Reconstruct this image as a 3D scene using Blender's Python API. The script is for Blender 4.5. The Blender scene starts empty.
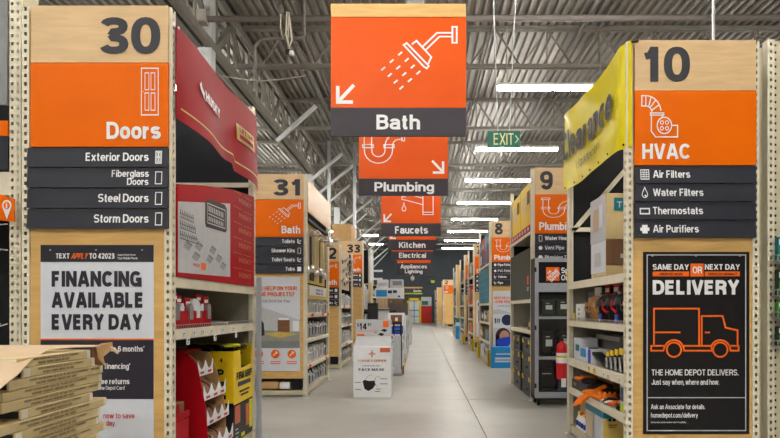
import bpy, bmesh, math, random
from mathutils import Vector, Matrix
random.seed(7)
R = random.Random(11)
scene = bpy.context.scene
COL = scene.collection

# ------------------------------------------------------------ camera, world, exposure
FPX, VX, VY, EYE = 620.0, 421.0, 309.0, 1.445     # focal length in pixels, vanishing point, eye height
cam = bpy.data.cameras.new('camera')
cam.sensor_width = 36.0
cam.lens = FPX / 780.0 * 36.0
cam.shift_x = (390.0 - VX) / 780.0
cam.shift_y = (VY - 219.0) / 780.0
cam.clip_end = 300
camo = bpy.data.objects.new('camera', cam)
camo.location = (0, 0, EYE)
camo.rotation_euler = (math.radians(90), 0, 0)
COL.objects.link(camo)
scene.camera = camo
wd = bpy.data.worlds.new('world'); scene.world = wd
wd.use_nodes = True
wd.node_tree.nodes['Background'].inputs[0].default_value = (0.75, 0.8, 0.9, 1)
wd.node_tree.nodes['Background'].inputs[1].default_value = 0.3
vs = scene.view_settings
vs.view_transform = 'Standard'; vs.look = 'None'; vs.gamma = 1.0; vs.use_curve_mapping = False
vs.exposure = 0.0
LAMP = 126.0                                        # emission of the fluorescent tubes
scene.cycles.use_denoising = True
scene.cycles.max_bounces = 8
scene.cycles.diffuse_bounces = 5

def P(px, py, d):
    return Vector(((px - VX) / FPX * d, d, EYE - (py - VY) / FPX * d))

# ------------------------------------------------------------ materials
def lin(c):
    c = c / 255.0
    return c / 12.92 if c <= 0.04045 else ((c + 0.055) / 1.055) ** 2.4
def RGB(r, g, b): return (lin(r), lin(g), lin(b), 1.0)
MATS = {}
def mat(name, rgb, rough=0.5, metal=0.0, var=0.10, scale=14.0, bump=0.0, stretch=(1, 1, 1), spec=0.3, coat=0.0, kind='noise', emit=0.0, world=False):
    """procedural material: a noise (or wave) pattern varies the colour around rgb"""
    if name in MATS: return MATS[name]
    m = bpy.data.materials.new(name); m.use_nodes = True
    nt = m.node_tree; N = nt.nodes; L = nt.links
    b = N['Principled BSDF']
    b.inputs['Roughness'].default_value = rough
    b.inputs['Metallic'].default_value = metal
    b.inputs['Specular IOR Level'].default_value = spec
    b.inputs['Coat Weight'].default_value = coat
    c = RGB(*rgb)
    if world:
        g = N.new('ShaderNodeNewGeometry'); src = g.outputs['Position']
    else:
        g = N.new('ShaderNodeTexCoord'); src = g.outputs['Object']
    mp = N.new('ShaderNodeMapping'); mp.inputs['Scale'].default_value = stretch
    L.new(src, mp.inputs['Vector'])
    if kind == 'wood':
        nz = N.new('ShaderNodeTexNoise'); nz.inputs['Scale'].default_value = scale
        nz.inputs['Detail'].default_value = 5; nz.inputs['Distortion'].default_value = 0.6
    elif kind == 'mottle':
        nz = N.new('ShaderNodeTexNoise'); nz.inputs['Scale'].default_value = scale
        nz.inputs['Detail'].default_value = 8; nz.inputs['Roughness'].default_value = 0.65
    else:
        nz = N.new('ShaderNodeTexNoise'); nz.inputs['Scale'].default_value = scale
        nz.inputs['Detail'].default_value = 3
    L.new(mp.outputs[0], nz.inputs['Vector'])
    rp = N.new('ShaderNodeValToRGB')
    rp.color_ramp.elements[0].position = 0.3; rp.color_ramp.elements[1].position = 0.72
    lo = tuple(max(0.0, x * (1 - var)) for x in c[:3]) + (1,)
    hi = tuple(min(1.0, x * (1 + var)) for x in c[:3]) + (1,)
    rp.color_ramp.elements[0].color = lo; rp.color_ramp.elements[1].color = hi
    L.new(nz.outputs['Fac'], rp.inputs['Fac'])
    L.new(rp.outputs['Color'], b.inputs['Base Color'])
    if bump:
        bp = N.new('ShaderNodeBump'); bp.inputs['Strength'].default_value = bump; bp.inputs['Distance'].default_value = 0.01
        L.new(nz.outputs['Fac'], bp.inputs['Height']); L.new(bp.outputs['Normal'], b.inputs['Normal'])
    if emit:
        b.inputs['Emission Color'].default_value = c
        b.inputs['Emission Strength'].default_value = emit
    MATS[name] = m
    return m
M = lambda n: MATS[n]
mat('cream_steel', (222, 214, 192), 0.45, var=0.06, scale=6)
mat('cream_shelf', (200, 190, 163), 0.5, var=0.08, scale=9)
mat('plywood', (216, 174, 108), 0.45, var=0.13, scale=3.2, kind='wood', stretch=(1.0, 1.0, 7.0))
mat('number_wood', (210, 177, 133), 0.4, var=0.10, scale=3.0, kind='wood', stretch=(1.2, 1.0, 9.0))
mat('sign_orange', (226, 103, 0), 0.4, var=0.03, scale=3, spec=0.1)
mat('hang_orange', (220, 84, 8), 0.35, var=0.04, scale=3, spec=0.15)
mat('sign_dark', (34, 36, 46), 0.5, var=0.06, scale=5)
mat('hang_dark', (48, 42, 50), 0.45, var=0.05, scale=5)
mat('ink_grey', (42, 42, 48), 0.5, var=0.04)
mat('ink_black', (22, 22, 25), 0.5, var=0.05)
mat('print_white', (232, 232, 234), 0.5, var=0.02)
mat('poster_white', (212, 216, 226), 0.4, var=0.02)
mat('poster_black', (24, 22, 24), 0.3, var=0.08)
mat('poster_dark', (46, 44, 54), 0.35, var=0.04)
mat('ink_orange', (238, 104, 20), 0.45, var=0.03)
mat('ink_red', (190, 40, 44), 0.45, var=0.03)
mat('banner_red', (148, 14, 26), 0.5, var=0.06, scale=4, spec=0.06)
mat('gold', (205, 178, 96), 0.4, var=0.1)
mat('banner_yellow', (220, 204, 0), 0.3, var=0.05, scale=4, spec=0.12)
mat('cardboard', (190, 152, 104), 0.75, var=0.10, scale=7, bump=0.05)
mat('kraft', (200, 176, 146), 0.7, var=0.05, scale=5)
mat('carton_tan', (207, 187, 140), 0.65, var=0.09, scale=9)
mat('carton_end', (226, 216, 196), 0.6, var=0.06)
mat('carton_ink', (112, 92, 60), 0.7, var=0.05)
mat('white_card', (226, 227, 230), 0.5, var=0.03)
mat('pale_grey', (190, 192, 196), 0.5, var=0.05)
mat('mid_grey', (128, 130, 132), 0.5, var=0.06)
mat('dark_board', (20, 21, 26), 0.7, var=0.1)
mat('grey_board', (150, 147, 138), 0.6, var=0.08)
mat('black_plastic', (16, 16, 18), 0.42, var=0.15)
mat('charcoal', (38, 38, 41), 0.5, var=0.1)
mat('red_card', (168, 12, 26), 0.5, var=0.06, spec=0.08)
mat('red_paint', (196, 24, 34), 0.28, var=0.04, coat=0.3)
mat('yellow_card', (232, 196, 18), 0.45, var=0.05)
mat('yellow_plastic', (226, 190, 20), 0.4, var=0.05)
mat('glove_yellow', (214, 214, 30), 0.7, var=0.15, scale=30)
mat('glove_orange', (238, 120, 10), 0.7, var=0.18, scale=30)
mat('teal', (22, 120, 138), 0.5, var=0.06)
mat('bright_blue', (38, 140, 206), 0.45, var=0.05)
mat('royal_blue', (36, 66, 176), 0.5, var=0.08)
mat('navy', (30, 44, 78), 0.5, var=0.08)
mat('dark_green', (40, 54, 40), 0.5, var=0.08)
mat('leaf_green', (70, 140, 50), 0.5, var=0.15)
mat('exit_green', (26, 112, 92), 0.45, var=0.04)
mat('exit_letter', (232, 232, 178), 0.5, var=0.02)
mat('chrome', (228, 228, 231), 0.3, metal=1.0, var=0.03)
mat('brushed', (180, 182, 184), 0.35, metal=0.9, var=0.05)
mat('grey_frame', (160, 163, 171), 0.4, metal=0.0, var=0.05)
mat('clear_plastic', (214, 220, 224), 0.12, var=0.02, spec=0.7)
mat('skin_print', (186, 140, 116), 0.6, var=0.08)
mat('hair_print', (52, 38, 34), 0.6, var=0.1)
mat('copper_print', (196, 96, 62), 0.5, var=0.04)
mat('brown', (124, 84, 52), 0.65, var=0.15)
mat('leather', (156, 112, 66), 0.65, var=0.15, scale=24)
mat('wood_dark', (112, 84, 62), 0.5, var=0.25, scale=3, kind='wood', stretch=(7, 7, 1))
mat('wood_light', (196, 168, 136), 0.5, var=0.2, scale=3, kind='wood', stretch=(7, 7, 1))
mat('deck_steel', (150, 144, 136), 0.45, metal=0.3, var=0.12, scale=2.5, kind='mottle', world=True)
mat('joist_steel', (132, 126, 117), 0.55, var=0.1, scale=3, world=True)
mat('white_steel', (206, 207, 208), 0.5, var=0.06, scale=3)
mat('pipe_grey', (112, 104, 100), 0.5, var=0.1)
mat('pipe_light', (168, 160, 150), 0.5, var=0.1)
mat('wall_paint', (66, 72, 78), 0.7, var=0.06, scale=1.5)
mat('side_paint', (170, 168, 162), 0.7, var=0.05, scale=1.5)
mat('curtain_red', (200, 30, 22), 0.4, var=0.1)
mat('door_yellow', (222, 190, 30), 0.4, var=0.04)
mat('lime', (190, 212, 40), 0.5, var=0.04)
mat('tube_light', (255, 252, 244), 0.3, var=0.0, emit=LAMP)
mat('light_housing', (228, 228, 226), 0.4, var=0.03)
mat('joint', (92, 90, 86), 0.9, var=0.1)

def glass_mat():
    m = bpy.data.materials.new('glass_pane'); m.use_nodes = True
    nt = m.node_tree; N = nt.nodes; L = nt.links
    out = N['Material Output']; N.remove(N['Principled BSDF'])
    t = N.new('ShaderNodeBsdfTransparent'); g = N.new('ShaderNodeBsdfGlossy'); mx = N.new('ShaderNodeMixShader')
    nz = N.new('ShaderNodeTexNoise'); nz.inputs['Scale'].default_value = 3
    mr = N.new('ShaderNodeMapRange'); mr.inputs['To Min'].default_value = 0.07; mr.inputs['To Max'].default_value = 0.12
    t.inputs[0].default_value = (0.9, 0.93, 0.92, 1); g.inputs['Roughness'].default_value = 0.05
    L.new(nz.outputs['Fac'], mr.inputs['Value']); L.new(mr.outputs[0], mx.inputs[0])
    L.new(t.outputs[0], mx.inputs[1]); L.new(g.outputs[0], mx.inputs[2]); L.new(mx.outputs[0], out.inputs[0])
    MATS['glass_pane'] = m
glass_mat()

def floor_mat():
    m = bpy.data.materials.new('polished_concrete'); m.use_nodes = True
    nt = m.node_tree; N = nt.nodes; L = nt.links; b = N['Principled BSDF']
    g = N.new('ShaderNodeNewGeometry')
    n1 = N.new('ShaderNodeTexNoise'); n1.inputs['Scale'].default_value = 0.7; n1.inputs['Detail'].default_value = 9; n1.inputs['Roughness'].default_value = 0.65
    n2 = N.new('ShaderNodeTexNoise'); n2.inputs['Scale'].default_value = 60; n2.inputs['Detail'].default_value = 3
    L.new(g.outputs['Position'], n1.inputs['Vector']); L.new(g.outputs['Position'], n2.inputs['Vector'])
    mx = N.new('ShaderNodeMath'); mx.operation = 'MULTIPLY_ADD'; mx.inputs[1].default_value = 0.18
    L.new(n2.outputs['Fac'], mx.inputs[0]); L.new(n1.outputs['Fac'], mx.inputs[2])
    rp = N.new('ShaderNodeValToRGB')
    rp.color_ramp.elements[0].position = 0.38; rp.color_ramp.elements[1].position = 0.82
    rp.color_ramp.elements[0].color = RGB(150, 148, 142); rp.color_ramp.elements[1].color = RGB(184, 182, 175)
    L.new(mx.outputs[0], rp.inputs['Fac']); L.new(rp.outputs['Color'], b.inputs['Base Color'])
    mr = N.new('ShaderNodeMapRange'); mr.inputs['To Min'].default_value = 0.30; mr.inputs['To Max'].default_value = 0.5
    L.new(n1.outputs['Fac'], mr.inputs['Value']); L.new(mr.outputs[0], b.inputs['Roughness'])
    MATS['polished_concrete'] = m
floor_mat()

# ------------------------------------------------------------ geometry helpers
class Pl:
    """a flat face in the world: a, b along its edges, off along its normal"""
    def __init__(s, o, u, v, n): s.o, s.u, s.v, s.n = Vector(o), Vector(u), Vector(v), Vector(n)
    def __call__(s, a, b, off=0.0): return s.o + s.u * a + s.v * b + s.n * off
    def sub(s, a0, b0, a1, b1):
        """face whose 0..1 square is the rectangle a0,b0 - a1,b1"""
        return Pl(s(a0, b0), s.u * (a1 - a0), s.v * (b1 - b0), s.n)
def PX(d):   # face toward the camera at depth d, in photo pixels
    return Pl(P(0, 0, d), (d / FPX, 0, 0), (0, 0, -d / FPX), (0, -1, 0))
def FRONT(x, y, z): # face toward the camera, metres, b up
    return Pl((x, y, z), (1, 0, 0), (0, 0, 1), (0, -1, 0))
def SIDE(x, s):     # aisle face of a rack: s=-1 left rack (faces +x, a = y), s=+1 right rack (faces -x, a = -y)
    return Pl((x, 0, 0), (0, -s, 0), (0, 0, 1), (-s, 0, 0))

class MB:
    def __init__(s): s.v = []; s.f = []; s.sm = []; s.cuts = []
    def cut(s): s.cuts.append((len(s.v), len(s.f)))
    def add(s, vs, fs, smooth=False):
        n = len(s.v); s.v += [tuple(x) for x in vs]; s.f += [tuple(i + n for i in f) for f in fs]; s.sm += [smooth] * len(fs); return s
    def hexa(s, p):  # 8 points: bottom ring, top ring
        return s.add(p, [(3, 2, 1, 0), (4, 5, 6, 7), (0, 1, 5, 4), (1, 2, 6, 5), (2, 3, 7, 6), (3, 0, 4, 7)])
    def box(s, x0, y0, z0, x1, y1, z1):
        x0, x1 = sorted((x0, x1)); y0, y1 = sorted((y0, y1)); z0, z1 = sorted((z0, z1))
        return s.hexa([(x0, y0, z0), (x1, y0, z0), (x1, y1, z0), (x0, y1, z0), (x0, y0, z1), (x1, y0, z1), (x1, y1, z1), (x0, y1, z1)])
    def cbox(s, x0, y0, z0, x1, y1, z1, c=None):
        x0, x1 = sorted((x0, x1)); y0, y1 = sorted((y0, y1)); z0, z1 = sorted((z0, z1))
        if c is None: c = 0.06 * min(x1 - x0, y1 - y0, z1 - z0)
        X = (x0, x1); Y = (y0, y1); Z = (z0, z1); vs = []; ix = {}
        for i in (0, 1):
            for j in (0, 1):
                for k in (0, 1):
                    sx, sy, sz = (c if i == 0 else -c), (c if j == 0 else -c), (c if k == 0 else -c)
                    for ax in range(3):
                        ix[(i, j, k, ax)] = len(vs)
                        vs.append((X[i] + (0 if ax == 0 else sx), Y[j] + (0 if ax == 1 else sy), Z[k] + (0 if ax == 2 else sz)))
        fs = []
        for ax in range(3):
            for e in (0, 1):
                q = []
                for (a, b) in ((0, 0), (1, 0), (1, 1), (0, 1)):
                    t = [a, b]; t.insert(ax, e); q.append(ix[tuple(t) + (ax,)])
                fs.append(q)
        for ax in range(3):
            o1, o2 = [a for a in range(3) if a != ax]
            for a in (0, 1):
                for b in (0, 1):
                    def key(e, which):
                        t = [0, 0, 0]; t[ax] = e; t[o1] = a; t[o2] = b
                        return ix[tuple(t) + (which,)]
                    fs.append([key(0, o1), key(1, o1), key(1, o2), key(0, o2)])
        for i in (0, 1):
            for j in (0, 1):
                for k in (0, 1):
                    fs.append([ix[(i, j, k, 0)], ix[(i, j, k, 1)], ix[(i, j, k, 2)]])
        return s.add(vs, fs)
    def pbox(s, pl, a0, b0, a1, b1, f0, f1):
        return s.hexa([pl(a0, b0, f0), pl(a1, b0, f0), pl(a1, b1, f0), pl(a0, b1, f0), pl(a0, b0, f1), pl(a1, b0, f1), pl(a1, b1, f1), pl(a0, b1, f1)])
    def rect(s, pl, a0, b0, a1, b1, off): return s.add([pl(a0, b0, off), pl(a1, b0, off), pl(a1, b1, off), pl(a0, b1, off)], [(0, 1, 2, 3)])
    def poly(s, pl, pts, off, th=0.0):
        n = len(pts)
        if not th: return s.add([pl(a, b, off) for a, b in pts], [tuple(range(n))])
        vs = [pl(a, b, off) for a, b in pts] + [pl(a, b, off + th) for a, b in pts]
        return s.add(vs, [tuple(range(n))[::-1], tuple(range(n, 2 * n))] + [(i, (i + 1) % n, (i + 1) % n + n, i + n) for i in range(n)])
    def ribbon(s, pl, pts, w, off, closed=False):
        """flat printed line of width w along pts"""
        p = [Vector(q).to_2d() if len(q) > 2 else Vector(q) for q in pts]; n = len(p); l = []; r = []
        for i in range(n):
            a = p[(i - 1) % n] if (closed or i) else p[i]; b = p[(i + 1) % n] if (closed or i < n - 1) else p[i]
            d1 = (p[i] - a); d2 = (b - p[i])
            if d1.length < 1e-9: d1 = d2
            if d2.length < 1e-9: d2 = d1
            d1 = d1.normalized(); d2 = d2.normalized()
            t = d1 + d2
            t = t.normalized() if t.length > 1e-6 else d1
            nn = Vector((-t.y, t.x)); k = max(0.45, nn.dot(Vector((-d1.y, d1.x))))
            l.append(p[i] + nn * (w / 2 / k)); r.append(p[i] - nn * (w / 2 / k))
        vs = [pl(q.x, q.y, off) for q in l] + [pl(q.x, q.y, off) for q in r]
        m = n if closed else n - 1
        return s.add(vs, [(i, (i + 1) % n, (i + 1) % n + n, i + n) for i in range(m)])
    def disc(s, pl, a, b, ra, rb, off, n=20, th=0.0):
        return s.poly(pl, [(a + ra * math.cos(2 * math.pi * i / n), b + rb * math.sin(2 * math.pi * i / n)) for i in range(n)], off, th)
    def tube(s, pts, r, n=8, caps=True, smooth=True):
        pts = [Vector(p) for p in pts]; rr = r if isinstance(r, (list, tuple)) else [r] * len(pts)
        vs = []; up0 = None
        for i, p in enumerate(pts):
            d = (pts[min(i + 1, len(pts) - 1)] - pts[max(i - 1, 0)]).normalized()
            if up0 is None:
                up0 = Vector((0, 0, 1)) if abs(d.z) < 0.9 else Vector((1, 0, 0))
            x = d.cross(up0).normalized(); y = x.cross(d).normalized(); up0 = y
            for k in range(n):
                a = 2 * math.pi * k / n
                vs.append(p + x * (rr[i] * math.cos(a)) + y * (rr[i] * math.sin(a)))
        m = len(pts)
        fs = [(i * n + k, i * n + (k + 1) % n, (i + 1) * n + (k + 1) % n, (i + 1) * n + k) for i in range(m - 1) for k in range(n)]
        s.add(vs, fs, smooth)
        if caps: s.add(vs[:n], [tuple(range(n))[::-1]]); s.add(vs[-n:], [tuple(range(n))])
        return s
    def bar(s, p, q, w, h):  # rectangular bar from p to q
        p, q = Vector(p), Vector(q); d = (q - p).normalized()
        up = Vector((0, 0, 1)) if abs(d.z) < 0.95 else Vector((0, 1, 0))
        x = d.cross(up).normalized() * (w / 2); y = x.cross(d).normalized() * (h / 2)
        return s.hexa([p - x - y, p + x - y, p + x + y, p - x + y, q - x - y, q + x - y, q + x + y, q - x + y])
    def lathe(s, c, prof, n=16, smooth=True):
        c = Vector(c); vs = []
        for r, z in prof:
            for k in range(n):
                a = 2 * math.pi * k / n; vs.append(c + Vector((r * math.cos(a), r * math.sin(a), z)))
        m = len(prof)
        s.add(vs, [(i * n + k, i * n + (k + 1) % n, (i + 1) * n + (k + 1) % n, (i + 1) * n + k) for i in range(m - 1) for k in range(n)], smooth)
        s.add(vs[:n], [tuple(range(n))[::-1]]); s.add(vs[-n:], [tuple(range(n))])
        return s
    def ball(s, c, rx, ry, rz, n=10, m=6, jit=0.0):
        c = Vector(c); vs = []
        for i in range(m + 1):
            t = math.pi * i / m
            for k in range(n):
                a = 2 * math.pi * k / n; j = 1 + R.uniform(-jit, jit)
                vs.append(c + Vector((rx * j * math.sin(t) * math.cos(a), ry * j * math.sin(t) * math.sin(a), rz * math.cos(t))))
        return s.add(vs, [(i * n + k, i * n + (k + 1) % n, (i + 1) * n + (k + 1) % n, (i + 1) * n + k) for i in range(m) for k in range(n)], True)
    def grid(s, fn, nu, nv, th=0.0, smooth=True):
        """surface fn(u,v) on 0..1; th adds a second skin along the normal"""
        pts = [[Vector(fn(i / nu, j / nv)) for j in range(nv + 1)] for i in range(nu + 1)]
        idx = lambda i, j: i * (nv + 1) + j
        flat = [p for row in pts for p in row]
        fs = [(idx(i, j), idx(i + 1, j), idx(i + 1, j + 1), idx(i, j + 1)) for i in range(nu) for j in range(nv)]
        s.add(flat, fs, smooth)
        if th:
            off = []
            for i in range(nu + 1):
                for j in range(nv + 1):
                    du = pts[min(i + 1, nu)][j] - pts[max(i - 1, 0)][j]; dv = pts[i][min(j + 1, nv)] - pts[i][max(j - 1, 0)]
                    nn = du.cross(dv); nn = nn.normalized() if nn.length > 1e-9 else Vector((0, 0, 1))
                    off.append(pts[i][j] + nn * th)
            s.add(off, [f[::-1] for f in fs], smooth)
            ring = [idx(i, 0) for i in range(nu + 1)] + [idx(nu, j) for j in range(1, nv + 1)] + [idx(i, nv) for i in range(nu - 1, -1, -1)] + [idx(0, j) for j in range(nv - 1, 0, -1)]
            k = len(ring)
            s.add([flat[r] for r in ring] + [off[r] for r in ring], [(q, (q + 1) % k, (q + 1) % k + k, q + k) for q in range(k)])
        return s
    def mesh(s, name, base):
        me = bpy.data.meshes.new(name)
        bx, by, bz = base
        me.from_pydata([(x - bx, y - by, z - bz) for x, y, z in s.v], [], s.f)
        me.polygons.foreach_set('use_smooth', s.sm)
        me.update()
        return me
BASE = {}
def tag(o, label=None, cat=None, group=None, kind=None):
    if label: o['label'] = label
    if cat: o['category'] = cat
    if group: o['group'] = group
    if kind: o['kind'] = kind
    return o
def thing(name, label, cat, base, group=None, kind=None):
    o = bpy.data.objects.new(name, None); COL.objects.link(o)
    o.empty_display_size = 0.1
    o.location = base; BASE[o.name] = Vector(base)
    return tag(o, label, cat, group, kind)
def obj(name, mb, material, parent=None, label=None, cat=None, group=None, kind=None):
    """one mesh object: a part of parent, or a thing of its own standing at its base point; separate lines of lettering become separate parts"""
    if parent is not None and len(mb.cuts) > 1:
        c = [(0, 0)] + [q for q in mb.cuts if q[0] > 0] + [(len(mb.v), len(mb.f))]; o = None
        for (v0, f0), (v1, f1) in zip(c[:-1], c[1:]):
            if f1 == f0: continue
            m = MB(); m.v = mb.v[v0:v1]; m.f = [tuple(i - v0 for i in f) for f in mb.f[f0:f1]]; m.sm = mb.sm[f0:f1]
            o = obj(name, m, material, parent, label, cat, group, kind)
        return o
    if parent is not None: base = BASE[parent.name]
    else:
        xs = [v[0] for v in mb.v]; ys = [v[1] for v in mb.v]; zs = [v[2] for v in mb.v]
        base = Vector(((min(xs) + max(xs)) / 2, (min(ys) + max(ys)) / 2, min(zs)))
    me = mb.mesh(name, base); me.materials.append(MATS[material])
    o = bpy.data.objects.new(name, me); COL.objects.link(o)
    if parent is not None: o.parent = parent
    else: o.location = base
    BASE[o.name] = base
    return tag(o, label, cat, group, kind)
def fixnormals(o):
    bm = bmesh.new(); bm.from_mesh(o.data); bmesh.ops.recalc_face_normals(bm, faces=bm.faces); bm.to_mesh(o.data); bm.free()
def copy_tree(o, delta, label=None, parent=None):
    c = o.copy(); COL.objects.link(c)
    if parent is not None: c.parent = parent
    else:
        c.location = o.location + Vector(delta)
        if label: c['label'] = label
    BASE[c.name] = BASE[o.name] + Vector(delta)
    for ch in list(o.children): copy_tree(ch, delta, None, c)
    return c

# ------------------------------------------------------------ lettering: a plain bold grotesque drawn with strokes
def _sup(cx, cy, rx, ry, a0, a1, n=14, e=2.35):
    o = []
    for i in range(n + 1):
        a = math.radians(a0 + (a1 - a0) * i / n); c, s_ = math.cos(a), math.sin(a)
        o.append((cx + rx * math.copysign(abs(c) ** (2 / e), c), cy + ry * math.copysign(abs(s_) ** (2 / e), s_)))
    return o
def stroke_glyph(ch, s):
    """strokes [(points, closed)] and width of one character; capital height 1, centre lines inset by half the stroke"""
    t = s / 2; T = 1 - t; B = t; X = 0.735 - t; M_ = 0.5; L = []
    def ln(*p): L.append((list(p), False))
    def cl(p): L.append((list(p), True))
    hx = (X + B) / 2; hr = (X - B) / 2; w = 0.5
    if ch == ' ': return [], 0.16
    if ch == 'A': w = .62; ln((0, 0), (w * .45, 1)); ln((w * .55, 1), (w, 0)); ln((w * .17, .3), (w * .83, .3))
    elif ch == 'B':
        w = .5; ln((0, 0), (0, 1)); ln((0, T), (w * .45, T), *_sup(w * .5, (T + .53) / 2, w * .43, (T - .53) / 2, 88, -88, 8), (0, .53))
        ln((0, .53), (w * .5, .53), *_sup(w * .52, (.53 + B) / 2, w * .48, (.53 - B) / 2, 88, -88, 8), (0, B))
    elif ch == 'C': w = .56; ln(*_sup(w / 2, M_, w / 2, M_ - t, 38, 322, 20))
    elif ch == 'D': w = .54; cl([(0, B), (0, T), (w * .35, T)] + _sup(w * .4, M_, w * .6, M_ - t, 85, -85, 14) + [(w * .35, B)])
    elif ch == 'E': w = .44; ln((0, 0), (0, 1)); ln((0, T), (w, T)); ln((0, .52), (w * .92, .52)); ln((0, B), (w, B))
    elif ch == 'F': w = .42; ln((0, 0), (0, 1)); ln((0, T), (w, T)); ln((0, .5), (w * .88, .5))
    elif ch == 'G': w = .58; ln(*_sup(w / 2, M_, w / 2, M_ - t, 40, 350, 20), (w, .45)); ln((w * .52, .46), (w + t, .46)); ln((w, .5), (w, 0))
    elif ch == 'H': w = .52; ln((0, 0), (0, 1)); ln((w, 0), (w, 1)); ln((0, .52), (w, .52))
    elif ch == 'I': w = 0.0; ln((0, 0), (0, 1))
    elif ch == 'J': w = .4; ln((w, 1), (w, .35), *_sup(w / 2, .3, w / 2, .3 - t, 0, -180, 10))
    elif ch == 'K': w = .54; ln((0, 0), (0, 1)); ln((0, .36), (w, 1)); ln((w * .33, .58), (w, 0))
    elif ch == 'L': w = .42; ln((0, 0), (0, 1)); ln((0, B), (w, B))
    elif ch == 'M': w = .66; ln((0, 0), (0, 1)); ln((w, 0), (w, 1)); ln((0, 1), (w * .5, .1)); ln((w, 1), (w * .5, .1))
    elif ch == 'N': w = .52; ln((0, 0), (0, 1)); ln((w, 0), (w, 1)); ln((0, 1 - t * .4), (w, t * .4))
    elif ch in 'OQ':
        w = .6; cl(_sup(w / 2, M_, w / 2, M_ - t, 0, 345, 23))
        if ch == 'Q': ln((w * .6, .25), (w * 1.05, 0))
    elif ch == 'P': w = .48; ln((0, 0), (0, 1)); ln((0, T), (w * .45, T), *_sup(w * .48, (T + .44) / 2, w * .5, (T - .44) / 2, 88, -88, 10), (0, .44))
    elif ch == 'R': w = .5; ln((0, 0), (0, 1)); ln((0, T), (w * .45, T), *_sup(w * .48, (T + .48) / 2, w * .5, (T - .48) / 2, 88, -88, 10), (0, .48)); ln((w * .5, .48), (w * .92, .35), (w * .97, 0))
    elif ch in 'Ss':
        h = 1.0 if ch == 'S' else 0.735; w = .5 if ch == 'S' else .4; tt = h - t; m_ = h * .51
        ln(*_sup(w / 2, (tt + m_) / 2, w / 2, (tt - m_) / 2, 25, 262, 13), *_sup(w / 2, (m_ + B) / 2, w / 2, (m_ - B) / 2, 82, -155, 13))
    elif ch == 'T': w = .5; ln((-t * .4, T), (w + t * .4, T)); ln((w / 2, 0), (w / 2, 1))
    elif ch == 'U': w = .52; ln((0, 1), (0, .4), *_sup(w / 2, .36, w / 2, .36 - t, 180, 360, 12), (w, .4), (w, 1))
    elif ch == 'V': w = .58; ln((0, 1), (w * .46, 0)); ln((w * .54, 0), (w, 1))
    elif ch == 'W': w = .88; ln((0, 1), (w * .24, 0)); ln((w * .26, 0), (w * .49, 1)); ln((w * .51, 1), (w * .74, 0)); ln((w * .76, 0), (w, 1))
    elif ch == 'X': w = .56; ln((0, 0), (w, 1)); ln((0, 1), (w, 0))
    elif ch == 'Y': w = .56; ln((0, 1), (w / 2, .45)); ln((w, 1), (w / 2, .45)); ln((w / 2, 0), (w / 2, .52))
    elif ch == 'Z': w = .5; ln((0, T), (w, T)); ln((0, B), (w, B)); ln((.02, B), (w - .02, T))
    elif ch in 'adq' or ch in 'bp' or ch == 'o' or ch in 'ceg':
        w = .42
        if ch == 'o': cl(_sup(w / 2, hx, w / 2, hr, 0, 345, 20))
        elif ch == 'c': w = .4; ln(*_sup(w / 2, hx, w / 2, hr, 42, 318, 16))
        elif ch == 'e': ln((0.02, hx), (w, hx), *_sup(w / 2, hx, w / 2, hr, 8, 318, 17))
        elif ch == 'a':
            w = .4; ln(*_sup(w / 2, .5, w / 2, X - .5, 170, 0, 8), (w, .15), (w + t * .3, 0))
            ln((w, .43), (w * .5, .40), *_sup(w * .42, (.40 + B) / 2, w * .42, (.40 - B) / 2, 90, 270, 10), (w * .7, B), (w, .2))
        else:
            cl(_sup(w / 2, hx, w / 2, hr, 0, 345, 20))
            if ch == 'd': ln((w, 0), (w, 1))
            elif ch == 'q': ln((w, -.25), (w, .735))
            elif ch == 'b': ln((0, 0), (0, 1))
            elif ch == 'p': ln((0, -.25), (0, .735))
            elif ch == 'g': ln((w, .735), (w, -.02), *_sup(w / 2, -.02, w / 2, .18, 0, -165, 9))
    elif ch == 'f': w = .26; ln((w * .42, 0), (w * .42, .78), (w * .55, T - .01), (w * 1.05, T)); ln((-.02, X), (w, X))
    elif ch == 'h': w = .4; ln((0, 0), (0, 1)); ln((0, .4), *_sup(w / 2, .45, w / 2, X - .45, 180, 0, 10), (w, 0))
    elif ch == 'n': w = .4; ln((0, 0), (0, .735)); ln((0, .4), *_sup(w / 2, .45, w / 2, X - .45, 180, 0, 10), (w, 0))
    elif ch == 'm':
        w = .7; ln((0, 0), (0, .735))
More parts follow.
